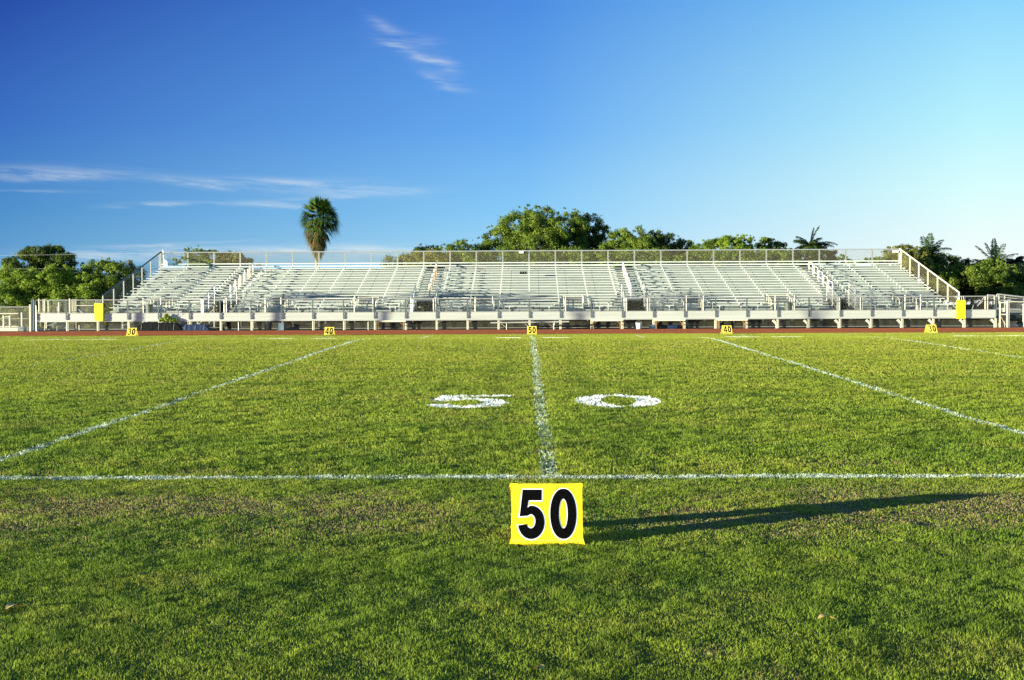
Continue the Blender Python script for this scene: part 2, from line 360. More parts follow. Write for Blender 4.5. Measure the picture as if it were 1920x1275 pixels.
def grass():
    zones = [  # t0, t1, density, width, height, tri
        (3.4, 7.2, 18000, .0028, .0145, 2), (7.2, 10.3, 11000, .0042, .0145, 2), (10.3, 14, 5600, .0062, .021, 1), (14, 20, 3300, .009, .019, 1),
        (20, 28, 1700, .013, .020, 1), (28, 35, 1100, .019, .012, 1), (35, 50, 700, .028, .008, 1), (50, 62.3, 750, .036, .008, 1)]
    parts = {'g': []}
    for t0, t1, rho, w, hgt, kind in zones:
        hw = .40 * t1 + (2.6 if t1 < 15 else 3.5)
        n = int((t1 - t0) * hw * 2 * rho)
        y = rng.uniform(t0, t1, n); x = rng.uniform(-hw, hw, n)
        keep = np.abs(x) < .40 * y + (2.6 if t1 < 15 else 3.5)
        x = x[keep]; y = y[keep]
        # bare worn strip on the near side of the sideline
        band = np.exp(-((y - 8.55 - .0 * x) / .95) ** 2) * (y < 10)
        band = band * (.75 + .5 * sstep(1.0, 2.6, x) * (y < 9.0) + .45 * np.exp(-((x + 3.1) / .9) ** 2) - .25 * (np.abs(x) < .9))
        bare = 1.05 * band * (.2 + .9 * sstep(.42, .68, fbm(x * .9 + 3, y * 1.6, 11))) * (.35 + 1.1 * sstep(.35, .6, fbm(x * 5, y * 6, 19, 5))) + .5 * band * sstep(.55, .7, fbm(x * 3, y * 4, 17))
        bare = np.clip(bare + .45 * sstep(.72, .80, fbm(x * 1.3, y * 1.3, 23)) * (y < 14), 0, 1)
        keep = rng.random(len(x)) > bare * .5
        x, y, bare = x[keep], y[keep], bare[keep]; n = len(x)
        z = crown(y)
        cl1 = fbm(x * 5.0, y * 5.0, 31); cl2 = fbm(x * 1.1, y * 1.1, 37); cl3 = fbm(x * 14, y * 14, 41, 2)
        s3 = 1.0 if t0 < 15 else .6
        hm = (.56 + 1.0 * sstep(.3, .72, cl1 * .6 + cl3 * .4) * s3 + .35 * cl2) * (1 - .45 * bare)
        h = hgt * hm * rng.uniform(.6, 1.35, n)
        h = h * (1 - .55 * sstep(44, 47, y) * (y < 50.6))
        ww = w * rng.uniform(.7, 1.3, n)
        mask = np.zeros(n); mi = np.full(n, -1)
        for k, (nm, bb, fn) in enumerate(markings):
            s = (x > bb[0]) & (x < bb[1]) & (y > bb[2]) & (y < bb[3])
            if s.any():
                v = fn(x[s], y[s]); ix = np.nonzero(s)[0]; hit = rng.random(len(ix)) < v
                mask[ix[hit]] = 1; mi[ix[hit]] = k
        # colours
        r1 = rng.random(n); r2 = rng.random(n)
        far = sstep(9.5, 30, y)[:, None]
        G = np.array
        g1 = G([.130, .208, .022]); g2 = G([.26, .315, .032]); yel = G([.46, .42, .08]); dk = G([.055, .115, .014]); straw = G([.62, .54, .27]); brown = G([.40, .30, .13])
        patch = np.clip(fbm(x * .8, y * .8, 61) * 1.5 - .25 + (r1 - .5) * .5, 0, 1)[:, None]
        c = g1 * (1 - patch) + g2 * patch
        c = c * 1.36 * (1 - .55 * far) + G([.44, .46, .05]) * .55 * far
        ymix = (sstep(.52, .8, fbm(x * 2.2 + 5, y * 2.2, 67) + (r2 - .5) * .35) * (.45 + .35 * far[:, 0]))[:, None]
        c = c * (1 - ymix) + yel * ymix
        dm = (sstep(.55, .75, fbm(x * 2.7, y * 2.2, 73)) * .50 * (1 - .5 * far[:, 0]))[:, None]
        c = c * (1 - dm) + dk * dm
        st_ = (sstep(.56, .72, fbm(x * 1.8, y * 5.5, 83)) * .55 * sstep(9.8, 11, y) * (1 - .6 * sstep(20, 36, y)) + sstep(.58, .74, fbm(x * 2.4, y * 4.0, 87)) * .45 * (y < 10))[:, None]
        c = c * (1 - st_) + dk * 1.15 * st_
        wear = np.clip(.32 * (np.exp(-((x + .42 + .1 * np.sin(y * .7)) / .13) ** 2) + .8 * np.exp(-((x - .85 - .1 * np.sin(y * .5)) / .15) ** 2)) * sstep(10.3, 11.5, y) * (1 - sstep(24, 34, y)), 0, 1)[:, None]
        c = c * (1 - wear) + dk * wear
        isb = (rng.random(n) < bare * .6)[:, None]; c = np.where(isb, brown * rng.uniform(.6, 1.3, n)[:, None], c)
        iss = rng.random(n) < (.026 + .22 * bare + .012 * far[:, 0]); c = np.where(iss[:, None], straw * rng.uniform(.7, 1.2, n)[:, None], c)
        h = np.where(mi >= 0, h * .8, h)
        isn = np.isin(mi, [k for k, q_ in enumerate(markings) if q_[0] == 'painted_number'])
        q = rng.random(n)[:, None]; lc = G([.40, .52, .38]) * (1 - q) + G([.72, .80, .70]) * q
        wht = np.where(isn[:, None], G([.93, .97, .92])[None], lc)
        c = np.where((mi >= 0)[:, None], wht, c)
        # blade geometry
        ang = rng.uniform(0, 2 * np.pi, n); dx = np.cos(ang); dy = np.sin(ang)
        lean = rng.uniform(.15, .95, n) + iss * 1.0; la = rng.uniform(0, 2 * np.pi, n)
        lx = np.cos(la) * lean * h; ly = np.sin(la) * lean * h
        hz = h / np.sqrt(1 + lean ** 2 * .8)
        B0 = np.stack([x - dx * ww / 2, y - dy * ww / 2, z - .002], 1); B1 = np.stack([x + dx * ww / 2, y + dy * ww / 2, z - .002], 1)
        if kind == 2:
            mx = x + lx * .35; my = y + ly * .35; mz = z + hz * .62
            M0 = np.stack([mx - dx * ww * .45, my - dy * ww * .45, mz], 1); M1 = np.stack([mx + dx * ww * .45, my + dy * ww * .45, mz], 1)
            T = np.stack([x + lx, y + ly, z + hz], 1)
            V_ = np.stack([B0, B1, M1, M0, T], 1)
            ids = [0, 1, 2, 3, 3, 2, 4]; per = [4, 3]; nvp = 5
        else:
            T0 = np.stack([x + lx - dx * ww * .3, y + ly - dy * ww * .3, z + hz], 1); T1 = np.stack([x + lx + dx * ww * .3, y + ly + dy * ww * .3, z + hz * .92], 1)
            V_ = np.stack([B0, B1, T1, T0], 1); ids = [0, 1, 2, 3]; per = [4]; nvp = 4
        base_dark = np.linspace(1, 1, nvp)
        for k in [-1] + sorted(set(mi[mi >= 0].tolist())):
            s = mi == k
            vv = V_[s]; m_ = len(vv)
            if m_ == 0: continue
            cc = np.repeat(c[s][:, None, :], nvp, 1)
            lp = (np.arange(m_)[:, None] * nvp + np.array(ids)[None]).ravel()
            parts.setdefault(k if k >= 0 else 'g', []).append((vv.reshape(-1, 3), lp, np.tile(per, m_), cc.reshape(-1, 3)))
    def join(lst):
        vs, ls, ps, cs = [], [], [], []; b = 0
        for v, l_, p, c in lst:
            vs.append(v); ls.append(l_ + b); ps.append(p); cs.append(c); b += len(v)
        return np.concatenate(vs), np.concatenate(ls), np.concatenate(ps), np.concatenate(cs)
    v, l_, p, c = join(parts['g'])
    o = npmesh('grass', v, l_, p, c, M['grass'])
    tag(o, 'short patchy mown turf covering the field', 'grass', kind='stuff')
    for k, (nm, bb, fn) in enumerate(markings):
        if k in parts:
            v, l_, p, c = join(parts[k]); o = npmesh(nm, v, l_, p, c, M['paint']); tag(o, kind='structure')
grass()

# ------------------------------------------------------------------ grandstand
TF = 75.0; PIT = 1.741; XJ = lambda j: .05 + PIT * j
DECK = .95; NR = 17; RISE = .1675; RUN = .688; TS1 = 77.0
def trow(i): return TS1 + RUN * i          # seat centre of row i
def zrow(i): return DECK + RISE * i        # footboard height
SZ = .39
XL, XR = -24.36, 24.46
AIS = [-18.05, -6.03, 6.22, 18.35]
VOM = 5                                    # rows cut by the openings
gs = empty('grandstand', (0, TF, 0), 'long open aluminium grandstand with rows of plank benches and four stair openings', 'grandstand')
m = MB()
m.box(-28.0, AIS[0] - .64, TF + .06, 76.45, DECK - .05, DECK)
for a, b in zip(AIS[:-1], AIS[1:]): m.box(a + .64, b - .64, TF + .06, 76.45, DECK - .05, DECK)
m.box(AIS[-1] + .64, 26.1, TF + .06, 76.45, DECK - .05, DECK)
for a in AIS: m.box(a - .64, a + .64, TF + .06, TF + 1.0, DECK - .05, DECK)
m.build('walkway_deck', M['alu'], gs)
m = MB()
for k in range(4):
    z0 = .565 + k * .104; m.box(-28.05, 26.15, TF - .02 + (.014 if k % 2 else 0), TF + .05, z0 + .010, z0 + .094)
m.box(-28.05, 26.15, TF + .003, TF + .045, .562, .985)
m.build('fascia', M['alu_face'], gs)
m = MB(); m.box(-28.05, 26.15, TF - .05, TF + .06, .525, .56); m.build('fascia_lip', M['galv'], gs)
BAYS = [(X_(268, 77), X_(304, 77)), (X_(497, 77), X_(530, 77)), (X_(664, 77), X_(702, 77)), (X_(890, 77), X_(926, 77)), (X_(1059, 77), X_(1095, 77)),
        (X_(1284, 77), X_(1319, 77)), (X_(1449, 77), X_(1488, 77)), (X_(1690, 77), X_(1722, 77))]
def cut(intervals, lo, hi):
    out = []
    for a, b in intervals:
        if hi <= a or lo >= b: out.append((a, b)); continue
        if lo > a: out.append((a, lo))
        if hi < b: out.append((hi, b))
    return [(a, b) for a, b in out if b - a > .25]
rg = random.Random(3)
for i in range(NR):
    t = trow(i); z = zrow(i)
    fl = [(XL, XR)]; 
    if i < VOM:
        for a in AIS: fl = cut(fl, a - .66, a + .66)
    if 0 < i < 4:
        for a, b in BAYS: fl = cut(fl, a, b)
    m = MB()
    if i > 0:
        for a, b in fl: MB().box(a, b, t - .36, t + .31, z - .03, z).build('footboard', M['alu'], gs)
    # riser behind the row's feet
    m = MB()
    fr = [(XL, XR)]
    if i < VOM - 1:
        for a in AIS: fr = cut(fr, a - .66, a + .66)
    if i < 3:
        for a, b in BAYS: fr = cut(fr, a, b)
    if i < NR - 1:
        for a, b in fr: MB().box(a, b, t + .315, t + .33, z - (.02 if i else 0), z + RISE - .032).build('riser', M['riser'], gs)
        if i == 3:
            for a, b in BAYS:
                m = MB(); m.box(a, b, t - .38, t - .36, DECK, zrow(3) - .002)
                for xx in (a, b): m.box(xx - .012, xx + .012, trow(0) + .35, trow(3) - .37, DECK, zrow(2))
                m.build('bay_wall', M['alu'], gs)
    # seats
    se = [(XL + .12, XR - .12)]
    for a in (AIS if i < NR - 1 else []):
        g = .70 if i >= VOM + 1 else (1.45 - .12 * i)
        se = cut(se, a - g + (rg.uniform(0, .12)), a + g - (rg.uniform(0, .12)))
    if i < 4:
        for a, b in BAYS: se = cut(se, a - .15 - (.5 if i == 0 else 0.1 * (3 - i)), b + .15 + (.5 if i == 0 else .1 * (3 - i)))
    for a, b in se:
        m = MB(); sz = z + SZ
        dz = rg.uniform(-.006, .006)
        m.box(a, b, t - .12, t + .12, sz - .045 + dz, sz + dz)
        if i == NR - 1: m.box(a, b, t - .125, t - .121, sz - .075, sz + .015)
        js = [j for j in range(-14, 15) if a + .05 < XJ(j) < b - .05]
        xs = [XJ(j) for j in js]
        if i < 2 or not xs: xs = [a + .25, b - .25] + xs
        for x in xs:
            m.box(x - .01, x + .01, t - .02, t - .008, z, sz - .14)
            m.box(x - .035, x + .035, t - .04, t - .024, sz - .139, sz - .047)
        m.build('bench_seat', M['seat'], gs)
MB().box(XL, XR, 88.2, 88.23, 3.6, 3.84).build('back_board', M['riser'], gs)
# support beams (sloped stringers), columns and braces under the stand
m = MB()
for j in range(-14, 15):
    x = XJ(j); a0, b0 = trow(0) - .3, trow(NR - 1) + .35
    if any(abs(x - a) < .7 for a in AIS): a0 = trow(VOM)
    z0 = zrow((a0 - TS1) / RUN) - .12; z1 = zrow(NR - 1) - .04
    m.add([(x - .04, a0, z0 - .16), (x + .04, a0, z0 - .16), (x + .04, b0, z1 - .16), (x - .04, b0, z1 - .16), (x - .04, a0, z0), (x + .04, a0, z0), (x + .04, b0, z1), (x - .04, b0, z1)],
          [(0, 3, 2, 1), (4, 5, 6, 7), (0, 1, 5, 4), (1, 2, 6, 5), (2, 3, 7, 6), (3, 0, 4, 7)])
m.build('sloped_beam', M['galv'], gs)
for j in range(-16, 16):
    m = MB(); x = XJ(j); m.box(x - .045, x + .01, TF + .02, TF + .1, .004, .52); m.box(x + .045, x + .07, TF + .04, TF + .1, .004, .52)
    if j >= 8:     # flared gusset at the foot of the right-hand posts
        m.poly([(x - .12, TF + .0, .0), (x - .12, TF + 0, .22), (x - .33, TF + 0, .42), (x - .22, TF, .5), (x - .08, TF, .36), (x - .06, TF, 0)], (0, .018, 0))
    elif j > -14:
        m.tube((x - .02, TF + .12, .30), (x + .28, TF + .3, .53), .02)
    m.build('column', M['cream'], gs)
for jj, (tt, zz) in enumerate(((79.6, zrow(3) - .2), (83.8, zrow(9) - .2), (88.2, zrow(15) - .1))):
    for j in range(-14, 15, 1):
        if jj == 0 and any(abs(XJ(j) - a) < .8 for a in AIS): continue
        m = MB(); x = XJ(j); m.box(x - .05, x + .05, tt, tt + .09, .004, zz); m.build('rear_column', M['galv'], gs)
m = MB()
for j in range(-14, 14, 2):
    x0, x1 = XJ(j), XJ(j + 1); m.tube((x0, 83.75, .15), (x1, 83.75, 1.9), .025); m.tube((x1, 83.72, .15), (x0, 83.72, 1.9), .025)
    m.tube((x0, 79.5, .2), (x1, 79.5, .9), .02); m.tube((x1, 79.47, .2), (x0, 79.47, .9), .02)
m.build('cross_brace', M['galv'], gs)
# front railing
rl_ = bpy.data.objects.new('front_railing', None); scene.collection.objects.link(rl_); rl_.parent = gs
ZR = 1.755
for j in range(-16, 16):
    m = MB(); x = XJ(j); m.box(x - .035, x + .035, TF - .10, TF - .052, .64, ZR - .02)
    m.box(x - .03, x + .05, TF - .05, TF - .022, .66, .72); m.build('post', M['galv_blue'], rl_)
m = MB(); m.tube((XJ(-16) + .05, TF - .04, ZR), (XJ(15), TF - .04, ZR), .024, 8); m.tube((XJ(-16), TF - .04, 1.005), (XJ(15), TF - .04, 1.005), .015)
m.build('top_rail', M['galv'], rl_)
m = MB(); m.add([(XJ(-16), TF - .03, 1.0), (XJ(15), TF - .03, 1.0), (XJ(15), TF - .03, ZR), (XJ(-16), TF - .03, ZR)], [(0, 1, 2, 3)]); m.build('wire_mesh', M['mesh_light'], rl_)
# rear fence
rf = bpy.data.objects.new('rear_fence', None); scene.collection.objects.link(rf); rf.parent = gs
TB = 88.35
for j in range(-14, 15):
    m = MB(); x = XJ(j); m.box(x - .045, x + .045, TB - .03, TB + .03, 3.55, 4.95); m.build('post', M['galv'], rf)
m = MB(); m.tube((XL, TB - .06, 4.96), (XR, TB - .06, 4.96), .035, 8); m.build('top_rail', M['galv'], rf); m = MB(); m.box(XL, XR, TB - .10, TB - .05, 4.15, 4.22); m.build('bottom_rail', M['seat'], rf)
m = MB(); m.add([(XL, TB - .04, 4.2), (XR, TB - .04, 4.2), (XR, TB - .04, 4.95), (XL, TB - .04, 4.95)], [(0, 1, 2, 3)]); m.build('wire_mesh', M['mesh_brown'], rf)
# side fences
for sx in (XL - .02, XR + .02):
    sf = bpy.data.objects.new('side_fence', None); scene.collection.objects.link(sf); sf.parent = gs
    def ztop(t): return 2.0 + (t - 76.2) * (4.98 - 2.0) / (88.3 - 76.2)
    mt = M['galv'] if sx < 0 else M['cream']
    for k, t in enumerate((76.2, 78.2, 80.15, 82.1, 84.0, 85.95, 88.0, 88.35)):
        m = MB(); zb = zrow(max(0, (t - TS1) / RUN)) - .1; m.box(sx - .03, sx + .03, t - .05, t + .05, zb, ztop(min(t, 88.3)) - .02); m.build('post', M['galv'] if sx < 0 else M['cream'], sf)
    m = MB(); m.tube((sx, 76.2, 2.0), (sx, 88.3, 4.98), .045, 8); m.tube((sx, 76.2, .98), (sx, 76.2, 2.0), .045, 8)
    m.tube((sx, 76.2, 1.0), (sx, 88.3, 3.85), .02); m.build('rail', M['galv_blue'] if sx < 0 else M['cream'], sf)
    m = MB(); m.add([(sx, 76.2, 1.0), (sx, 88.3, 3.85), (sx, 88.3, 4.98), (sx, 76.2, 2.0)], [(0, 1, 2, 3)]); m.build('wire_mesh', M['mesh_brown'], sf)
# stair openings with mesh guards
for a in AIS:
    so = bpy.data.objects.new('stair_opening', None); scene.collection.objects.link(so); so.parent = gs
    so.location = (a, 1, 0)
    w = .66; ta, tb = 76.4, 79.35; zb = zrow(VOM); th = trow(VOM) - .36
    m = MB(); m.box(a - w, a + w, th, th + .02, zb - .055, zb - .032); m.build('header', M['riser'], so)
    m = MB(); m.add([(a - w - .05, th + .12, 0), (a + w + .05, th + .12, 0), (a + w + .05, th + .12, zb - .035), (a - w - .05, th + .12, zb - .035)], [(0, 1, 2, 3)]); m.build('opening_shade_panel', M['opening_shade'], so)  # solid dark panel added in place of the unlit tunnel
    for s_ in (-1, 1):
        x = a + s_ * w
        m = MB(); m.tube((x, ta, 1.80), (x, tb, 2.62), .024); m.tube((x, ta, 1.40), (x, tb, 2.2), .016); m.tube((x, ta, .95), (x, ta, 1.80), .03); m.tube((x + s_ * .06, ta - .02, .95), (x + s_ * .06, ta - .02, 1.83), .028)
        m.tube((x, (ta + tb) / 2, 1.0), (x, (ta + tb) / 2, 2.2), .02)
        m.tube((x, tb, 1.0), (x, tb, 2.62), .03); m.tube((x, ta, .98), (x, tb, 2.0), .014); m.build('guard_frame', M['galv'] , so)
        m = MB(); m.add([(x, ta, .4), (x, tb, .4), (x, tb, 2.6), (x, ta, 1.79)], [(0, 1, 2, 3)]); m.build('guard_mesh', M['mesh'], so)
    m = MB()
    for k in range(4):
        z1 = DECK - .02 - k * .19; m.box(a - w + .03, a + w - .03, TF + 1.05 + k * .27, TF + 1.05 + k * .27 + .27, z1 - .19 - .03, z1 - .19)
    m.build('steps', M['alu'], so)
    for s_ in (-1, 1):
        m = MB(); m.tube((a + s_ * .6, ta - .05, .95), (a + s_ * .6, ta - .05, 1.78), .032, 8); m.build('gate_post', M['cream'], so)
    # aisle steps and centre handrails
    m = MB()
    for i in range(VOM, NR - 1): m.box(a - .66, a + .66, trow(i) - .02, trow(i) + .314, zrow(i) + .002, zrow(i) + RISE / 2)
    m.build('aisle_step', M['alu'], so)
    for k, i in enumerate((5, 7, 9, 11, 13.2)):
        hx = a + .02 + (.03 if a < 0 else -.08)
        t0, t1 = trow(i), trow(i + 1.55); z0, z1 = zrow(int(i)) + RISE * (i - int(i)) * .0, zrow(int(i + 1.55))
        m = MB(); m.tube((hx, t0, z0 + .02), (hx, t0, z0 + .86), .032, 8); m.tube((hx, t1, z1 + .02), (hx, t1, z1 + .86), .032, 8)
        m.tube((hx, t0, z0 + .85), (hx, t1, z1 + .85), .028, 8); m.tube((hx, t0, z0 + .45), (hx, t1, z1 + .45), .018, 8)
        m.build('aisle_handrail', M['cream'] if k or True else M['galv'], so)
        m = MB(); m.tube((hx + .05, t0 + .1, z0 + .12), (hx + .05, t0 + .1, z0 + .8), .018, 6); m.build('orange_sleeve', M['orange'], so)
# guard rails round the wheelchair bays
for a, b in BAYS:
    m = MB(); t = trow(0) - .30
    for x in (a + .05, b - .05): m.tube((x, t, DECK), (x, t, 1.86), .028, 8)
    for x in (a, b):
        for k in (1, 2, 3): m.tube((x, trow(k), zrow(k) - .1), (x, trow(k), zrow(k) + .5), .022)
        m.tube((x, trow(1), zrow(1) + .5), (x, trow(3), zrow(3) + .5), .02)
    m.tube((a, trow(3) - .4, zrow(3) + .42), (b, trow(3) - .4, zrow(3) + .42), .022)
    m.build('bay_rail', M['cream'], gs)

# ------------------------------------------------------------------ yard marker signs
def offset_poly(pts, d):
    n = len(pts); out = []
    area = sum(pts[i][0] * pts[(i + 1) % n][1] - pts[(i + 1) % n][0] * pts[i][1] for i in range(n))
    sg = 1 if area > 0 else -1
    for i in range(n):
        p, q, r = Vector(pts[i - 1]), Vector(pts[i]), Vector(pts[(i + 1) % n])
        e1 = (q - p).normalized(); e2 = (r - q).normalized()
        n1 = Vector((e1.y, -e1.x)) * sg; n2 = Vector((e2.y, -e2.x)) * sg
        b = n1 + n2; b = b.normalized() if b.length > 1e-6 else n1
        c = max(.45, b.dot(n1)); out.append(tuple(q + b * (d / c)))
    return out
def earc(cx, cy, rx, ry, a0, a1, n):       # screen coords, y down
    return [(cx + rx * math.cos(R(a0 + (a1 - a0) * i / n)), cy - ry * math.sin(R(a0 + (a1 - a0) * i / n))) for i in range(n + 1)]
FIVE = [(510, 358), (727, 358), (727, 500), (577, 500), (562, 604)] + earc(612, 780, 150, 212, 97, -169, 26) + [(562, 803)] + earc(607, 768, 54, 90, -158, 128, 20) + [(480, 706)]
def ring(cx, cy, rx, ry, ix, iy, n=40):
    sup = lambda w, a, b: (cx + a * math.copysign(abs(math.cos(w)) ** .95, math.cos(w)), cy + b * math.copysign(abs(math.sin(w)) ** .95, math.sin(w)))
    o = [sup(2 * math.pi * k / n, rx, ry) for k in range(n)]; i = [sup(2 * math.pi * k / n, ix, iy) for k in range(n)]
    return o, i
def ribbon(pts, w):
    l, r = [], []
    for i, p in enumerate(pts):
        p = Vector(p); a = Vector(pts[max(0, i - 1)]); b = Vector(pts[min(len(pts) - 1, i + 1)]); d = (b - a).normalized(); nn = Vector((-d.y, d.x))
        l.append(tuple(p + nn * w)); r.append(tuple(p - nn * w))
    return l + r[::-1]
THREE = ribbon(earc(600, 520, 95, 125, 165, -70, 14) + earc(600, 800, 105, 150, 75, -165, 16), 38)
FOUR = [(640, 350), (725, 350), (725, 760), (775, 760), (775, 860), (725, 860), (725, 990), (640, 990), (640, 860), (450, 860), (450, 770)]
FOURH = None
def marker(loc, rz, digits, label, W=.405, Hh=.288, D=.52, far=False):
    root = empty('yard_marker', (0, 0, 0), label, 'yard marker', 'foam yard markers along the sidelines')
    Ls = math.hypot(D / 2, Hh); yel = M['yellow_far'] if far else M['yellow']
    for side in (1, -1):
        def mp(u, v, off):
            p = Vector((u, v * (D / 2) / Ls, v * Hh / Ls)) + Vector((0, -Hh, D / 2)).normalized() * off
            p.y -= D / 2
            if side == -1: p.x, p.y = -p.x - .010, -p.y
            return p
        m = MB(); nU, nV = 12, 10; grid = []
        for s_, off in ((0, 0.0), (1, .022)):
            for b in range(nV + 1):
                for a in range(nU + 1):
                    fu = a / nU * 2 - 1; fv = b / nV
                    ex = .006 * max(0, abs(fv * 2 - 1) - .90) / .10 + (.004 if fv < .05 else 0)
                    u = fu * (W / 2 - .006 + (ex if abs(fu) > .8 else 0)) + .0004 * math.sin(fv * 9 + 1)
                    v = fv * Ls + (.006 * abs(fu) ** 6 if fv > .95 else 0) - (.004 if fv < .02 else 0) * abs(fu) ** 4
                    bul = .004 * (1 - fu ** 4) * (1 - (2 * fv - 1) ** 4) * 0
                    grid.append(mp(u, v, off + (bul if s_ else 0)))
        ns = (nU + 1) * (nV + 1); fs = []
        for s_ in (0, 1):
            for b in range(nV):
                for a in range(nU):
                    i = s_ * ns + b * (nU + 1) + a; f = (i, i + 1, i + nU + 2, i + nU + 1); fs.append(f if s_ else f[::-1])
        edge = [b * (nU + 1) for b in range(nV + 1)]; edge2 = [b * (nU + 1) + nU for b in range(nV + 1)]
        bot = list(range(nU + 1)); top = [nV * (nU + 1) + a for a in range(nU + 1)]
        for e, fl in ((edge, 0), (edge2, 1), (bot, 1), (top, 0)):
            for i, j in zip(e[:-1], e[1:]):
                f = (i, j, j + ns, i + ns); fs.append(f if fl else f[::-1])
        m.add(grid, fs); pan = m.build('front_panel' if side == 1 else 'rear_panel', yel, root)
        if side == 1 and not far:
            # stitched hem along the foot and side seams
            m = MB()
            for k in range(30):
                u = -W / 2 + .012 + k * (W - .024) / 29; m.box(*[u - .004, u + .004], *[mp(u, .018, .0235).y - .0006, mp(u, .018, .0235).y + .0006], mp(u, .016, .0235).z, mp(u, .021, .0235).z)
            m.build('stitching', M['orange'], pan)
        if side == 1 or not far:
            for di, ch in enumerate(digits):
                sx = 0 if (ch != '0' or di == 0) else 0
                def cv_(zx, zy): return ((zx - 792) / 835 * W, (1042 - zy) / 757 * Ls)
                if ch == '0':
                    for nm, mt, ex, off in (('digit_outline', 'white', 15, .0235), ('digit', 'black', 0, .0255)):
                        o_, i_ = ring(977, 668, 149 + ex, 322 + ex, 51 - ex * .85, 190 - ex * .85); n_ = len(o_); m = MB()
                        vs = [mp(*cv_(*p), off) for p in o_] + [mp(*cv_(*p), off) for p in i_]
                        m.add(vs, [(k, n_ + k, n_ + (k + 1) % n_, (k + 1) % n_) for k in range(n_)])
                        if far and ex: continue
                        m.build(nm, M[mt], pan)
                else:
                    pts = {'5': FIVE, '3': THREE, '4': FOUR}[ch]
                    for nm, mt, ex, off in (('digit_outline', 'white', 15, .0235), ('digit', 'black', 0, .0255)):
                        if far and ex: continue
                        q = offset_poly(pts, ex) if ex else pts; m = MB()
                        if ch == '4':
                            parts_ = [[(640, 350), (725, 350), (725, 990), (640, 990)], [(640, 350), (640, 500), (535, 765), (450, 765)], [(450, 765), (640, 765), (640, 860), (450, 860)], [(725, 765), (785, 765), (785, 860), (725, 860)]]
                            for pp in parts_: m.add([mp(*cv_(*p), off) for p in pp], [tuple(range(4))])
                        else: m.add([mp(*cv_(*p), off) for p in q], [tuple(range(len(q)))])
                        m.build(nm, M[mt], pan)
    m = MB(); m.box(-W / 2 + .03, -W / 2 + .05, -D / 2 + .04, D / 2 - .04, .03, .036); m.box(W / 2 - .05, W / 2 - .03, -D / 2 + .04, D / 2 - .04, .03, .036); m.build('strap', M['dark'], root)
    root.location = loc; root.rotation_euler.z = rz
    return root
marker((X_(1026, 7.25), 7.25 + .26, 0), R(-1.2), '50', 'large yellow marker with black 50 nearest the camera, on the near touchline')
for px, dg, lb, rz in ((245.5, '30', 'small yellow 30 marker at the far left, below the dark tarpaulin', R(4)), (617.5, '40', 'small yellow 40 marker on the far side, left of the middle', 0), (997.5, '50', 'small yellow 50 marker on the far side in front of the long plank bench', 0),
                   (1362, '40', 'small yellow 40 marker on the far side, right of the middle', 0), (1743, '30', 'small yellow 30 marker at the far right, seen partly from its side', R(-2))):
    mk = marker((X_(px, 61.4), 61.4, .02), rz, dg, lb, W=.43, Hh=.345, D=.62, far=True)

# ------------------------------------------------------------------ things round the stand
def bin_(px0, px1, pyt, pyb, t, mt, label, cat='rubbish bin', dep=None, z0=None):
    x0, x1 = X_(px0, t), X_(px1, t); zt = Z_(px0, pyt, t); zb = z0 if z0 is not None else Z_(px0, pyb, t)
    r = (x1 - x0) / 2; c = ((x0 + x1) / 2, t, zb); root = empty('rubbish_bin', c, label, cat, None)
    h = zt - zb; m = MB(); m.lathe(c, [(r * .82, 0), (r * .86, .02), (r * .95, h * .9), (r * .95, h), (r * .88, h), (r * .84, h * .9), (r * .75, .05)], 20); m.build('body', mt, root, False)
    m = MB(); m.lathe(c, [(r, h * .90), (r * 1.02, h * .92), (r * 1.02, h * .98), (r, h), (r * .955, h), (r * .955, h * .90)], 20); m.build('rim', mt, root)
    m = MB()
    for s_ in (-1, 1): m.box(c[0] + s_ * r * .96 - .02, c[0] + s_ * r * .96 + .02, t - .06, t + .06, zb + h * .72, zb + h * .80)
    m.build('handle', mt, root); return root
bin_(271, 285, 570.5, 585.7, 75.8, M['bin'], 'dark round bin standing on the walkway near the left end of the grandstand', z0=DECK)
bin_(1469, 1484.5, 567, 583, 75.9, M['bin'], 'dark bin on the walkway of the grandstand, right of the middle', z0=DECK)
bin_(783.5, 795.5, 575, 590, 78.6, M['olive'], 'olive green bin inside the stair opening left of the middle', z0=.35)
bin_(494, 509, 604, 620, 74.78, M['bin'], 'dark green bin on the ground below the left part of the walkway', z0=.004)
# blue drum beside it
def box_thing(name, px0, px1, pyt, t, dep, mt, label, cat, lid=None, group=None):
    x0, x1 = X_(px0, t), X_(px1, t); zt = Z_(px0, pyt, t); root = empty(name, ((x0 + x1) / 2, t, 0), label, cat, group)
    m = MB(); m.poly([(x0, t, .006), (x1, t, .006), (x1 + .01, t, zt - .06), (x1 - .02, t, zt - .03), (x0 + .02, t, zt - .03), (x0 - .01, t, zt - .06)], (0, dep, 0)); m.build('body', mt, root)
    m = MB(); m.box(x0 - .02, x1 + .02, t - .02, t + dep + .02, zt - .028, zt); m.build('lid', lid or mt, root)
    m = MB(); m.box((x0 + x1) / 2 - .08, (x0 + x1) / 2 + .08, t - .035, t - .021, zt - .12, zt - .09); m.build('handle', lid or mt, root); return root
box_thing('cool_box', 1218, 1231, 609.2, 74.9, .5, M['navy'], 'blue cool box beside the white bucket under the walkway', 'cool box', M['greybox'])
box_thing('cool_box', 1252, 1269, 609.6, 74.9, .5, M['navy'], 'wider blue cool box under the folding table right of the middle', 'cool box')
box_thing('cool_box', 519, 531, 606, 74.85, .4, M['greybox'], 'grey blue box right of the dark green bin below the walkway', 'cool box')
b_ = empty('bucket', (X_(1197.5, 74.75), 74.75, .0), 'pale open bucket on the ground under the walkway near the blue boxes', 'bucket')
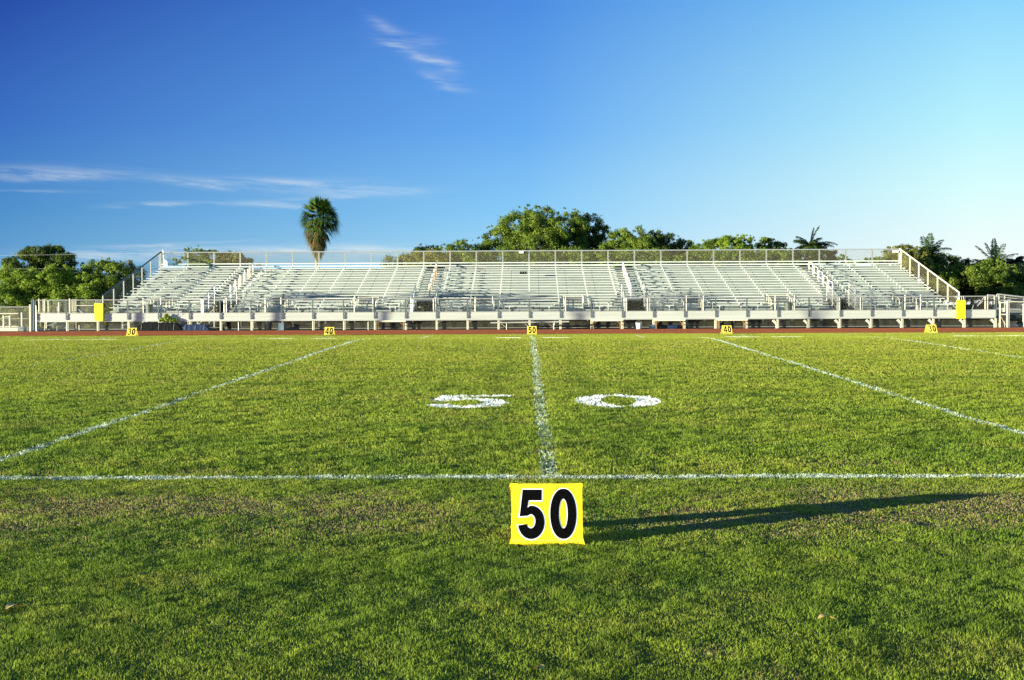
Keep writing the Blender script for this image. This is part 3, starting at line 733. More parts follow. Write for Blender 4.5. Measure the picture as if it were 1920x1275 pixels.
m = MB(); c = (X_(1197.5, 74.75), 74.75, .006); m.lathe(c, [(.125, 0), (.16, .30), (.175, .31), (.175, .335), (.15, .335), (.12, .02)], 20); m.build('body', M['white'], b_)
m = MB(); m.path([(c[0] + .17 * math.cos(R(a)), 74.75 - .02, .33 + .13 * math.sin(R(a))) for a in range(0, 181, 20)], .007); m.build('handle', M['galv'], b_)
# tables with timber legs
def table(px0, px1, t, label, skew=0):
    x0, x1 = X_(px0, t), X_(px1, t); z = .50
    root = empty('folding_table', ((x0 + x1) / 2, t, 0), label, 'table', 'wooden legged tables under the walkway')
    m = MB(); m.box(x0, x1, t - .38, t + .38, z, z + .035); m.box(x0 + .03, x1 - .03, t - .36, t - .33, z - .05, z - .001); m.build('table_top', M['concrete'], root)
    for xx in (x0 + .12, x1 - .14):
        for yy_ in (t - .32, t + .30):
            m = MB(); m.box(xx - .028, xx + .028, yy_ - .03, yy_ + .03, .004, z - .002); m.build('leg', M['wood'], root)
        m = MB(); m.box(xx - .02, xx + .02, t - .288, t + .268, .22, .26); s_ = 1 if xx < (x0 + x1) / 2 else -1
        m.tube((xx + s_ * .03, t - .3, .30), (xx + s_ * .22, t - .3, z - .052), .018); m.build('brace', M['wood'], root)
table(704, 762, 74.95 + .2, 'low table with brown legs under the walkway, left of the middle opening')
table(1108, 1168, 74.95 + .2, 'low table with brown legs just left of the pale bucket')
table(1225, 1284, 75.15, 'low table with brown legs standing over the blue boxes')
table(1342, 1400, 75.15, 'low table with brown legs behind the right hand 40 marker')
# long bench plank
t = 73.9; x0, x1 = X_(920, t), X_(1067, t)
bn = empty('plank_bench', ((x0 + x1) / 2, t, 0), 'long pale plank bench standing on the track edge behind the far 50 marker', 'bench')
m = MB(); zz0 = Z_(920, 606.2, t); zz1 = Z_(1067, 604.0, t); m.poly([(x0, t - .14, zz0), (x1, t - .14, zz1), (x1, t - .14, zz1 + .06), (x0, t - .14, zz0 + .06)], (0, .28, 0)); m.build('seat', M['alu'], bn)
for px in (950, 994, 1038):
    xx = X_(px, t); m = MB(); m.tube((xx, t - .10, .006), (xx, t - .10, zz0 - .01), .022); m.tube((xx, t + .10, .006), (xx, t + .10, zz0 - .01), .022); m.tube((xx, t - .16, .02), (xx, t + .16, .02), .02); m.build('leg', M['cream'], bn)
    m = MB(); m.tube((xx - .01, t - .06, .12), (xx - .30, t - .06, zz0 - .02), .014); m.build('brace', M['galv'], bn)
# yellow pads
for px0, px1, y0, y1, lb in ((174.5, 190.5, 569.3, 602, 'bright yellow pad hung on the left end of the walkway railing'), (1790, 1806, 563.2, 597.5, 'bright yellow pad hung on the right end of the walkway railing')):
    t = 74.80; x0, x1 = X_(px0, t), X_(px1, t); zt, zb = Z_(px0, y0, t), Z_(px0, y1, t)
    root = empty('railing_pad', ((x0 + x1) / 2, t, zb), lb, 'pad', 'yellow pads hung on the railing')
    m = MB(); n = 8; out = []
    for k in range(n + 1): out.append((x0 + (x1 - x0) * k / n, zt + .012 * math.sin(k * 2.3)))
    m.poly([(x0 + .01, t - .06, zb)] + [(a, t - .06, b) for a, b in out] + [(x1 + .004, t - .06, zb + .004)], (0, .10, 0)); m.build('foam_panel', M['pad'], root)
    m = MB()
    for k, px in enumerate((.12, .38, .62, .9)):
        xx = x0 + (x1 - x0) * px; m.tube((xx, t - .02, zt - .02), (xx + .01 * (-1) ** k, t + .14, ZR + .01), .013)
    m.build('tie', M['cream'], root)
# dark tarpaulin heap with cut brush on top
def heap(name, px0, px1, pyt, t, dep, mt, label, cat, seed):
    q = random.Random(seed); x0, x1 = X_(px0, t), X_(px1, t); zt = Z_((px0 + px1) / 2, pyt, t); root = empty(name, ((x0 + x1) / 2, t + dep / 2, 0), label, cat)
    n = 26; k = 7; vs = []; 
    for i in range(n + 1):
        f = i / n; h = zt * min(1, (1 - abs(2 * f - 1) ** 5) + .25) * (1 + q.uniform(-.05, .05)); x = x0 + (x1 - x0) * f
        for j in range(k + 1):
            a = math.pi * j / k; vs.append((x + q.uniform(-.02, .02), t + dep / 2 - dep / 2 * math.copysign(abs(math.cos(a)) ** .35, math.cos(a)) * (1 + q.uniform(-.05, .05)), max(.006, h * abs(math.sin(a)) ** .35)))
    fs = [(i * (k + 1) + j, (i + 1) * (k + 1) + j, (i + 1) * (k + 1) + j + 1, i * (k + 1) + j + 1) for i in range(n) for j in range(k)] + [tuple(range(k + 1)), tuple((n * (k + 1) + j) for j in range(k, -1, -1))]
    m = MB(); m.add(vs, fs); m.build('cover', mt, root)
    m = MB()
    for f in (.12, .5, .83):
        xx = x0 + (x1 - x0) * f; m.path([(xx, t - .02, .05), (xx + .02, t - .015, zt * .7), (xx + .03, t + dep * .2, zt + .03)], .009)
    m.build('tie', M['greybox'], root); return root
heap('covered_heap', 252, 338, 605.2, 74.75, .28, M['dark'], 'long black tarpaulin roll lying under the left of the walkway', 'covered heap', 1)
heap('covered_heap', 339, 389, 608.2, 74.80, .25, M['navy'], 'lower dark blue covered pile right of the black tarpaulin roll', 'covered heap', 2)
for px0, px1, pyt, lb in ((976, 978.6, 515.5, 'left'), (980.2, 982.8, 515.3, 'middle'), (985, 987.6, 515.6, 'right')):
    i = 12; t = trow(i); x0, x1 = X_(px0 - 1.0, t), X_(px1 + .6, t); z = zrow(i) + SZ + .007
    root = empty('bag', ((x0 + x1) / 2, t, z), {'left': 'small black bag, left end of the trio on an upper bench', 'middle': 'small black bag in the middle of the trio on an upper bench', 'right': 'small black bag, right end of the trio on an upper bench'}[lb], 'bag', 'black bags on the upper bench')
    m = MB(); m.poly([(x0, t - .1, z), (x1, t - .1, z), (x1 + .01, t - .1, z + .09), (x1 - .02, t - .1, z + .14), (x0 + .03, t - .1, z + .14), (x0, t - .1, z + .08)], (0, .2, 0)); m.build('body', M['black'], root)
    m = MB(); m.path([(x0 + .03, t, z + .14), (x0 + .04, t, z + .18), (x1 - .04, t, z + .18), (x1 - .03, t, z + .14)], .008); m.build('strap', M['black'], root)
for px0, px1, y0, y1, lb in ((974, 982.6, 471.2, 475.2, 'small white box fixed to the rear fence near the middle'), (1671, 1681.5, 470.2, 474.0, 'small white box fixed to the rear fence at its right end')):
    t = TB - .12; x0, x1 = X_(px0, t), X_(px1, t); z1, z0 = Z_(px0, y0, t), Z_(px0, y1, t)
    root = empty('floodlight', ((x0 + x1) / 2, t, z0), lb, 'light box', 'white boxes on the rear fence')
    m = MB(); m.box(x0, x1, t - .1, t + .02, z0, z1); m.box(x0 + .02, x1 - .02, t - .115, t - .101, z0 + .02, z1 - .02); m.build('housing', M['white'], root)
    m = MB(); m.box((x0 + x1) / 2 - .02, (x0 + x1) / 2 + .02, t + .021, t + .1, z0 + .03, z0 + .07); m.build('bracket', M['galv'], root)
t = 87.9; root = empty('speaker_cabinet', P(309, 497, t), 'white box with sloped top at the top left corner of the grandstand', 'cabinet')
m = MB(); x0, x1 = X_(305.5, t), X_(313, t); m.poly([(x0, t, 3.98), (x1, t, 3.98), (x1, t, Z_(313, 490, t)), (x0 + .06, t, Z_(305, 486, t)), (x0, t, Z_(305, 488, t))], (0, .25, 0)); m.build('body', M['white'], root)
m = MB(); m.tube((x0 + .04, t + .1, 4.2), (x0 - .06, t + .1, Z_(303, 468, t)), .02); m.build('mast', M['galv'], root)

# left end: rear railing of the walkway extension, ramp and low fence
root = empty('ramp_railing', (X_(100, 76.6), 76.6, DECK), 'row of cream railing posts behind the left end of the walkway', 'railing')
for px, w, y0 in ((69.5, .05, 560), (77.5, .03, 561), (80, .035, 561), (87, .045, 562), (107, .05, 567), (104.3, .02, 575), (127.5, .06, 560), (132.5, .03, 561), (136, .03, 561), (139.5, .03, 561)):
    m = MB(); x = X_(px, 76.6); zb = .02 if px in (69.5, 80, 139.5) else .96; m.box(x - w / 2, x + w / 2, 76.58, 76.63, zb, Z_(px, y0, 76.6)); m.build('post', M['cream'], root)
m = MB(); m.tube((X_(66, 76.6), 76.6, 1.02), (X_(176, 76.6), 76.6, 1.0), .022); m.tube((X_(140, 76.6), 76.6, 1.45), (X_(188, 76.6), 76.6, 1.45), .018); m.tube((X_(69, 76.6), 76.6, 1.76), (X_(140, 76.6), 76.6, 1.76), .022); m.build('rail', M['cream'], root)
m = MB(); m.add([(X_(69, 76.7), 76.7, .1), (X_(185, 76.7), 76.7, .1), (X_(185, 76.7), 76.7, 1.7), (X_(69, 76.7), 76.7, 1.7)], [(0, 1, 2, 3)]); m.build('wire_mesh', M['mesh'], root)
root = empty('access_ramp', (X_(100, 78), 78, 0), 'sloping ramp beams seen under the left end of the walkway', 'ramp')
m = MB()
for px0, y0, px1, y1, tt in ((86, 620, 107, 607, 77.4), (80, 613, 106, 604, 77.6), (145, 580, 152, 588, 78.5), (108, 607, 130, 622, 77.5)):
    m.tube(P(px0, y0, tt), P(px1, y1, tt), .05, 4)
m.build('beam', M['greybox'], root)
for px, y0 in ((75, 603), (80, 603), (83, 604), (104, 612), (88, 616), (122, 606), (145, 610)):
    m = MB(); p = P(px, y0, 77); m.box(p.x - .035, p.x + .035, 76.97, 77.03, .004, p.z); m.build('post', M['cream'], root)
root = empty('gate_post', (X_(57, 75), 75, 0), 'tall grey blue gate leaf edge at the left end of the walkway', 'post')
m = MB(); x0, x1 = X_(55.2, 74.9), X_(60.5, 74.9); m.box(x0, x0 + .05, 74.88, 74.93, .05, Z_(57, 561, 75)); m.box(x1 - .04, x1, 74.88, 74.93, .05, Z_(57, 561, 75)); m.box(x0 + .051, x1 - .041, 74.89, 74.92, Z_(57, 561, 75) - .05, Z_(57, 561, 75)); m.box(x0 + .051, x1 - .041, 74.89, 74.92, .05, .1); m.build('frame', M['galv_blue'], root)
m = MB(); m.box(x0 + .051, x1 - .041, 74.9, 74.91, .101, Z_(57, 561, 75) - .051); m.build('panel', M['greybox'], root)
m = MB(); m.tube((X_(64, 74.9), 74.9, .004), (X_(64, 74.9), 74.9, Z_(64, 573, 75)), .022); m.build('hinge_post', M['galv'], root)
lf = empty('chain_link_fence', (X_(26, 74.9), 74.9, 0), 'low chain link fence with a cream end post at the left edge beside the track', 'fence')
m = MB(); m.box(X_(51.3, 74.9), X_(53.8, 74.9), 74.87, 74.95, .0, Z_(53, 571, 74.9)); m.build('post', M['cream'], lf)
m = MB(); m.tube((-36, 74.9, 1.38), (X_(51, 74.9), 74.9, Z_(51, 575.3, 74.9)), .022); m.tube((-36, 74.9, .72), (X_(51, 74.9), 74.9, Z_(51, 597.3, 74.9)), .014); m.build('rail', M['galv'], lf)
m = MB(); m.add([(-36, 74.92, .05), (X_(51, 74.92), 74.92, .05), (X_(51, 74.92), 74.92, 1.37), (-36, 74.92, 1.37)], [(0, 1, 2, 3)]); m.build('wire_mesh', M['mesh'], lf)
for xx in (-35, -33): 
    m = MB(); m.tube((xx, 74.9, 0), (xx, 74.9, 1.4), .03); m.build('post', M['galv'], lf)
rp = empty('concrete_ramp', (X_(12, 76), 76, 0), 'pale concrete ramp wall with cream handrail behind the low left fence', 'ramp')
m = MB(); m.box(-36, X_(29.3, 76), 76, 76.25, .004, Z_(20, 614.5, 76)); m.build('wall', M['concrete'], rp)
m = MB(); m.tube((-36, 76.1, Z_(0, 588, 76)), (X_(29, 76), 76.1, Z_(29, 588, 76)), .035); m.tube((-36, 76.1, Z_(0, 612.3, 76)), (X_(29, 76), 76.1, Z_(29, 612.3, 76)), .03); m.tube((X_(2, 76), 76.1, Z_(0, 594.3, 76)), (X_(14, 76), 76.1, Z_(14, 594.3, 76)), .025); m.build('handrail', M['cream'], rp)
for px, y0 in ((2.2, 592), (14, 592), (36.8, 586)):
    m = MB(); p = P(px, y0, 76.1); m.box(p.x - .035, p.x + .035, 76.05, 76.12, .2 if px < 30 else .004, p.z); m.build('post', M['cream'], rp)
box_thing('utility_box', 31, 39.5, 612, 75.4, .4, M['greybox'], 'grey blue utility box behind the low fence at the left edge', 'utility box')
box_thing('utility_box', 40.5, 49, 613.5, 75.5, .4, M['greybox'], 'second grey blue utility box, nearer the cream end post', 'utility box')

# right end: stair rail, gate, ramp fence, banner
sr = empty('stair_railing', (X_(1845, 76), 76, DECK), 'pale stair rail with a diagonal handrail at the right end of the walkway', 'railing')
for px, y0, w in ((1843.5, 555, .06), (1848, 552.5, .035), (1860.5, 555, .05), (1864.8, 552, .035), (1868.5, 554, .06)):
    m = MB(); p = P(px, y0, 76.2); m.box(p.x - w / 2, p.x + w / 2, 76.17, 76.22, .004 if px > 1862 else .95, p.z); m.build('post', M['cream'], sr)
m = MB(); m.tube(P(1829, 574, 76.2), P(1842.5, 555.5, 76.2), .025); m.tube(P(1833, 571, 76.2), P(1843, 560, 76.2), .015); m.tube(P(1847, 553, 76.2), P(1862, 554, 76.2), .03); m.tube(P(1848, 558.5, 76.2), P(1860, 559.5, 76.2), .02)
m.tube(P(1822, 572, 76.2), P(1819, 580, 76.2), .015); m.build('rail', M['galv'], sr)
gt = empty('chain_link_gate', (X_(1877, 75), 74.9, 0), 'narrow cream framed chain link gate at the right end beside the track', 'gate')
m = MB(); x0, x1 = X_(1871, 74.9), X_(1884.5, 74.9); zt = Z_(1878, 566.5, 74.9); zm = Z_(1878, 589.5, 74.9)
m.box(x0 - .03, x0 + .03, 74.87, 74.93, .01, zt + .03); m.box(x1 - .035, x1 + .035, 74.87, 74.93, .01, zt + .04); m.box(x0 + .031, x1 - .036, 74.88, 74.92, zt - .05, zt); m.box(x0 + .031, x1 - .036, 74.88, 74.92, zm - .025, zm + .025); m.build('frame', M['cream'], gt)
m = MB(); m.tube((x0 + .05, 74.9, zm - .1), (x1 - .1, 74.9, .15), .014); m.build('brace', M['orange'], gt)
m = MB(); m.add([(x0 + .03, 74.905, .03), (x1 - .036, 74.905, .03), (x1 - .036, 74.905, zt - .05), (x0 + .03, 74.905, zt - .05)], [(0, 1, 2, 3)]); m.build('wire_mesh', M['mesh_light'], gt)
m = MB(); m.box(x1 + .05, x1 + .13, 74.9, 74.96, .0, zt + .02); m.build('hinge_post', M['galv'], gt)
m = MB(); p = P(1877.3, 581, 74.88); m.box(p.x - .03, p.x + .03, 74.84, 74.87, p.z - .1, p.z + .1); m.build('latch', M['white'], gt)
rfz = empty('ramp_fence', (X_(1900, 76), 76, 0), 'grey rails and mesh panels falling to the right behind the gate', 'fence')
m = MB(); xa, xb = 1866, 1990
for ya, yb, r in ((551.5, 566, .04), (556, 571, .025), (562, 575, .03), (579, 583, .04), (589, 590, .03)):
    m.tube(P(xa, ya, 76), P(xb, yb, 76), r)
for px, y0 in ((1880, 553), (1916, 559)): m.tube(P(px, y0, 76), (P(px, y0, 76).x, 76, 0), .03)
m.build('rail', M['galv'], rfz)
m = MB(); a = P(1870, 552, 76.05); b = P(1990, 566, 76.05); m.add([(a.x, 76.05, .03), (b.x, 76.05, .03), (b.x, 76.05, b.z), (a.x, 76.05, a.z)], [(0, 1, 2, 3)]); m.build('wire_mesh', M['mesh'], rfz)
m = MB(); a = P(1872, 578, 76.1); b = P(1990, 580, 76.1); m.box(a.x, b.x, 76.08, 76.12, Z_(1900, 589, 76.1), Z_(1900, 579, 76.1)); m.build('side_panel', M['riser'], rfz)
m = MB(); m.tube(P(1886, 617, 76.3), P(1990, 605, 76.3), .04); m.build('stringer', M['greybox'], rfz)
bnn = empty('banner', (X_(1925, 74.85), 74.85, .5), 'white banner with a blue shape tied to the fence at the right edge', 'banner')
m = MB(); x0, x1 = X_(1913.3, 74.85), X_(1975, 74.85); z0, z1 = Z_(1915, 603.7, 74.85), Z_(1915, 570, 74.85); m.box(x0, x1, 74.83, 74.85, z0, z1); m.build('sheet', M['white'], bnn)
m = MB(); zc = Z_(1915, 586.8, 74.8); m.poly([(X_(1915.2, 74.8), 74.826, zc - .12), (X_(1921, 74.8), 74.826, zc - .04), (X_(1926, 74.8), 74.826, zc - .12), (X_(1926, 74.8), 74.826, zc + .12), (X_(1921, 74.8), 74.826, zc + .04), (X_(1915.2, 74.8), 74.826, zc + .12)], (0, -.002, 0)); m.build('print', M['bluebanner'], bnn)
m = MB(); m.box(X_(1915.4, 74.8), X_(1917, 74.8), 74.822, 74.828, z0 + .03, z0 + .07); m.build('logo_mark', M['black'], bnn)
m = MB(); m.tube((X_(1917, 74.9), 74.9, 0), (X_(1917, 74.9), 74.9, Z_(1917, 564, 74.9)), .035); m.tube((X_(1887, 74.9), 74.9, Z_(1890, 566, 74.9)), (32, 74.9, Z_(1890, 566, 74.9)), .02); m.build('support_pole', M['cream'], bnn)
# lower chain link fence below the walkway
uf = empty('under_deck_fence', (0, 75.3, 0), 'chain link screen closing the gap under the walkway', 'fence')
m = MB(); m.tube((XJ(-15), 75.32, .09), (26.2, 75.32, .09), .02); m.build('bottom_rail', M['galv'], uf)
m = MB(); m.add([(XJ(-15), 75.3, .06), (26.2, 75.3, .06), (26.2, 75.3, .55), (XJ(-15), 75.3, .55)], [(0, 1, 2, 3)]); m.build('wire_mesh', M['mesh_dark'], uf)
m = MB(); m.add([(XJ(-9), 75.62, .02), (26.0, 75.62, .02), (26.0, 75.62, .90), (XJ(-9), 75.62, .90)], [(0, 1, 2, 3)]); m.build('wind_screen', M['screen'], uf)
for px in (446, 690, 1040): 
    m = MB(); x = X_(px, 75.3); m.tube((x, 75.3, 0), (x, 75.3, .55), .022); m.build('post', M['galv'], uf)
# power lines
for k, (ya, yb) in enumerate(((478, 476.5), (503, 504), (510, 504.5), (515, 510))):
    pts = []
    for i in range(15):
        f = i / 14; px = -330 + 700 * f; pts.append(P(px, ya + (yb - ya) * (px / 155) + 2.5 * (1 - (2 * f - 1) ** 2) - 2, 94))
    m = MB(); m.path(pts, .007, 4); o = m.build('power_line', M['wire']); tag(o, ['topmost thin cable crossing in front of the dark round tree', 'second thin cable down, across the foot of the dark round tree', 'third thin cable down, just above the left bushes', 'lowest thin cable, across the left bushes'][k], 'cable', 'cables crossing the trees at the left')

# ------------------------------------------------------------------ vegetation
A_ = np.array
PAL = {
 'dark': (A_([.035, .070, .012]), A_([.085, .135, .018]), A_([.19, .22, .03])),
 'mid': (A_([.065, .12, .016]), A_([.155, .235, .026]), A_([.31, .38, .05])),
 'bright': (A_([.10, .18, .014]), A_([.22, .33, .03]), A_([.42, .50, .07])),
 'olive': (A_([.11, .12, .02]), A_([.20, .21, .035]), A_([.36, .34, .07])),
 'blue': (A_([.035, .08, .030]), A_([.08, .14, .045]), A_([.17, .23, .06])),
 'dry': (A_([.06, .045, .02]), A_([.13, .10, .045]), A_([.24, .19, .09]))}
def leaves(name, lobes, n, size, pal, parent, gap=.42, clump=26, flat=.6, tufts=0):
    """lobes: (centre, rx, ry, rz); leaf clumps sit on the lobes' shells, leaves scatter round each clump"""
    vol = A_([l[1] * l[3] for l in lobes]); vol = vol / vol.sum(); C_ = []; CR = []
    tot_c = int(clump * 1.5 * len(lobes))
    for l, w in zip(lobes, vol):
        k = max(5, int(tot_c * w)); u = rng.normal(size=(k, 3)); u /= np.linalg.norm(u, axis=1)[:, None]
        r = rng.uniform(.45, 1.02, k) ** .6; s = A_([l[1], l[2], l[3]])
        C_.append(A_(l[0]) + u * r[:, None] * s); CR.append(np.full(k, gap * .8 * (l[1] * l[3]) ** .5) * rng.uniform(.25, 1.25, k))
    if tufts:
        l0 = lobes
        for _ in range(tufts):
            l = l0[rng.integers(len(l0))]; an = rng.uniform(.1, np.pi - .1); d = A_([math.cos(an), rng.uniform(-.5, .2), math.sin(an)])
            C_.append((A_(l[0]) + d * A_([l[1], l[2], l[3]]) * rng.uniform(.95, 1.13))[None]); CR.append(A_([gap * .34 * (l[1] * l[3]) ** .5 * rng.uniform(.4, 1)]))
    C_ = np.concatenate(C_); CR = np.concatenate(CR)
    pc = CR ** 1.8; pc /= pc.sum(); ci = rng.choice(len(C_), n, p=pc)
    d = rng.normal(size=(n, 3)); d /= np.linalg.norm(d, axis=1)[:, None]; rr_ = rng.random(n) ** .5 * (1 + .35 * rng.normal(size=n) * (rng.random(n) < .35))
    off = d * rr_[:, None] * CR[ci][:, None] * A_([1, 1, .8]); p = C_[ci] + off
    p[:, 2] = np.maximum(p[:, 2], .03)
    nr = d + rng.normal(size=(n, 3)) * flat + A_([0, -.1, .35]); nr /= np.linalg.norm(nr, axis=1)[:, None]
    a = np.cross(nr, rng.normal(size=(n, 3))); a /= np.linalg.norm(a, axis=1)[:, None]; b = np.cross(nr, a)
    s = size * rng.uniform(.55, 1.35, n)[:, None]
    bend = nr * s * .22
    V_ = np.stack([p - a * s, p - b * s * .42 + bend, p + a * s, p + b * s * .42 + bend], 1)
    cn = rng.random(len(C_))[ci]; q = np.clip(cn * .55 + rng.random(n) * .5 - .05, 0, 1)[:, None]
    d0, m0, l0 = PAL[pal]; c = np.where(q < .5, d0 + (m0 - d0) * q * 2, m0 + (l0 - m0) * (q - .5) * 2)
    c = c * rng.uniform(.8, 1.2, n)[:, None]
    lp = (np.arange(n)[:, None] * 4 + np.arange(4)[None]).ravel()
    return npmesh(name, V_.reshape(-1, 3), lp, 4, np.repeat(c, 4, 0), M['leaf'], parent)
def tree(name, lobes_px, t, n, size, pal, label, cat='tree', group=None, trunk=True, **kw):
    lobes = []
    q = random.Random(hash(label) % 1000 if False else len(label) * 7 + int(t * 10) + int(lobes_px[0][0]))
    for (px, py, rx, rz) in lobes_px:
        k = t / F; c = P(px, py, t + q.uniform(-.8, .8)); lobes.append((tuple(c), rx * k, min(rx * k, 2.6), rz * k))
    cx = sum(l[0][0] for l in lobes) / len(lobes); cz = min(l[0][2] for l in lobes)
    size *= .48; n = int(n * 2.4)
    root = empty(name, (cx, t, 0), label, cat, group)
    if trunk:
        m = MB(); top = Vector((cx + .1, t, max(.5, cz * .7))); r0 = .09 + .012 * max(l[0][2] for l in lobes) * 2
        m.path([(cx, t, -.1), (cx + .06, t, top.z * .5), tuple(top)], .2, 8, [r0, r0 * .8, r0 * .65])
        for l in lobes:
            e = Vector(l[0]); mid = top.lerp(e, .5) + Vector((0, 0, -.2)); m.path([tuple(top), tuple(mid), tuple(e)], .1, 6, [r0 * .5, r0 * .32, r0 * .12])
            for _ in range(5):
                e2 = e + Vector((q.uniform(-1, 1) * l[1], q.uniform(-1, 1) * l[2], q.uniform(-.3, 1) * l[3])) * .8; m.tube(mid.lerp(e, q.random()), e2, r0 * .14, 4, r0 * .04)
        m.build('trunk', M['bark'], root)
    leaves('crown' if trunk else 'foliage', lobes, n, size, pal, root, **kw)
    return root
G1 = 'trees and bushes behind the grandstand'
for px, lb in ((800, 'dense low thicket filling the view through the rear fence left of the middle'), (930, 'dense low thicket behind the rear fence, under the left edge of the largest tree'), (1060, 'dense low thicket behind the rear fence, under the right side of the largest tree'), (1200, 'dense low thicket behind the rear fence right of the middle'), (1330, 'dense low thicket behind the rear fence below the yellow green tree'), (1450, 'dense low thicket behind the rear fence left of the stubby palm')):
    tree('bush', [(px - 40, 490 if px > 850 else 494, 42, 18), (px + 5, 486 if px > 850 else 490, 42, 20), (px + 50, 490, 42, 18), (px, 515, 80, 24)], 95.5, 9500, .17, 'olive' if px < 900 else 'mid', lb, 'bush', G1, trunk=False, gap=.5, clump=26)
tree('broadleaf_tree', [(40, 495, 38, 26), (75, 478, 36, 20), (105, 485, 36, 24), (35, 520, 36, 20), (90, 515, 50, 24), (140, 497, 16, 10), (62, 480, 26, 16), (120, 520, 40, 20)], 112, 26000, .17, 'dark', 'dark dense domed tree standing at the far left behind the bushes', group=G1, gap=.36, clump=40)
tree('bush', [(15, 532, 40, 30), (55, 535, 40, 28), (10, 565, 44, 34), (60, 570, 50, 30), (35, 545, 44, 36), (75, 545, 34, 30), (20, 515, 25, 10)], 90, 26000, .14, 'bright', 'bright green leafy bush at the left edge above the low fence', 'bush', G1, trunk=False, gap=.38, clump=34, tufts=14)
tree('bush', [(95, 530, 32, 30), (130, 535, 34, 30), (110, 560, 50, 32), (85, 515, 18, 14), (118, 508, 14, 14), (155, 560, 44, 28), (160, 535, 26, 22), (180, 575, 40, 20)], 91, 26000, .14, 'bright', 'light green creeper covered bush in front of the dark domed tree', 'bush', G1, trunk=False, gap=.38, clump=34, tufts=16)
tree('bush', [(185, 512, 30, 26), (210, 518, 32, 30), (175, 545, 40, 30), (215, 550, 36, 30), (192, 500, 16, 15), (160, 520, 20, 20), (240, 560, 36, 24)], 92, 24000, .13, 'mid', 'feathery mid green bush beside the left end of the grandstand', 'bush', G1, trunk=False, gap=.4, clump=30, tufts=14)
tree('bush', [(236, 508, 20, 18), (250, 520, 22, 24), (238, 500, 16, 12), (228, 540, 26, 24), (262, 540, 22, 20)], 93, 7000, .11, 'olive', 'sparse olive shrub with brown seed heads behind the left side fence', 'bush', G1, trunk=False, gap=.5, clump=26, tufts=26)
tree('bush', [(372, 480, 24, 17), (355, 470, 12, 9), (395, 484, 22, 14), (335, 490, 16, 8), (382, 500, 40, 12)], 97, 8000, .12, 'mid', 'rounded green bush topping the rear fence near its left end', 'bush', G1, trunk=False, gap=.42, tufts=8)
tree('bush', [(424, 486, 20, 14), (445, 484, 16, 13), (462, 492, 18, 9), (435, 500, 30, 10), (480, 498, 14, 5)], 98, 6500, .12, 'olive', 'lower olive bush behind the rear fence, left of the fan palm', 'bush', G1, trunk=False, gap=.42, tufts=6)
tree('broadleaf_tree', [(765, 490, 26, 14), (800, 478, 30, 18), (845, 476, 34, 18), (780, 500, 40, 14), (870, 470, 24, 18), (815, 500, 60, 14)], 98, 15000, .13, 'mid', 'low ragged tree rising over the rear fence left of the big tree', 'tree', G1, gap=.42, tufts=30, clump=34)
tree('broadleaf_tree', [(930, 455, 34, 28), (975, 425, 42, 32), (1015, 412, 44, 26), (1060, 425, 44, 30), (940, 480, 50, 26), (1000, 460, 60, 36), (1060, 470, 56, 34), (905, 470, 22, 24)], 101, 42000, .14, 'mid', 'largest green spreading tree rising above the middle of the grandstand', 'tree', G1, gap=.36, clump=46, tufts=40)
tree('broadleaf_tree', [(1105, 430, 36, 28), (1090, 460, 40, 34), (1130, 450, 22, 26), (1110, 480, 50, 26), (1085, 412, 26, 14)], 103, 16000, .14, 'dark', 'darker tree on the right shoulder of the largest tree', 'tree', G1, gap=.36, clump=40, tufts=20)
tree('broadleaf_tree', [(1165, 454, 26, 24), (1190, 447, 24, 22), (1150, 475, 34, 24), (1200, 470, 34, 24), (1215, 462, 20, 18)], 100, 17000, .13, 'mid', 'round green tree just right of the dark one, above the stair rail', 'tree', G1, gap=.38, clump=34, tufts=14)
tree('broadleaf_tree', [(1225, 456, 26, 24), (1250, 460, 28, 22), (1280, 466, 22, 18), (1235, 480, 40, 22), (1280, 482, 34, 18), (1300, 474, 16, 12)], 101, 17000, .13, 'dark', 'dark green tree right of centre with a ragged sloping top', 'tree', G1, gap=.38, clump=34, tufts=16)
tree('bush', [(1318, 468, 24, 15), (1342, 464, 20, 16), (1325, 484, 40, 18)], 99, 10500, .12, 'mid', 'small green bush showing between the two taller groups of trees', 'bush', G1, trunk=False, gap=.4, tufts=10)
tree('broadleaf_tree', [(1375, 462, 28, 18), (1390, 455, 22, 14), (1400, 478, 40, 18), (1360, 480, 26, 14)], 97, 12000, .12, 'bright', 'yellow green tree lit by the sun above the right part of the stand', 'tree', G1, gap=.4, tufts=14)
tree('broadleaf_tree', [(1440, 463, 24, 16), (1455, 470, 26, 16), (1430, 484, 36, 14), (1478, 480, 18, 12)], 99, 9500, .12, 'mid', 'green tree left of the stubby palm behind the rear fence', 'tree', G1, gap=.4, tufts=12)
tree('bush', [(1490, 478, 16, 12), (1505, 486, 24, 12), (1550, 484, 22, 14), (1530, 470, 20, 18), (1575, 490, 20, 8)], 100, 7500, .12, 'blue', 'dark bluish bush around the foot of the stubby palm', 'bush', G1, trunk=False, gap=.42, tufts=8)
tree('bush', [(1600, 492, 14, 5), (1625, 490, 10, 6), (1645, 490, 14, 7), (1575, 484, 8, 7)], 96, 1800, .12, 'mid', 'thin row of leafy shoots low behind the rear fence at the right', 'bush', G1, trunk=False, gap=.5, tufts=14, clump=12)
tree('broadleaf_tree', [(1670, 478, 22, 14), (1690, 472, 24, 14), (1715, 475, 20, 14), (1690, 495, 50, 20)], 97, 10500, .13, 'olive', 'yellowish flat topped tree behind the top right corner of the stand', 'tree', G1, gap=.38, tufts=10)
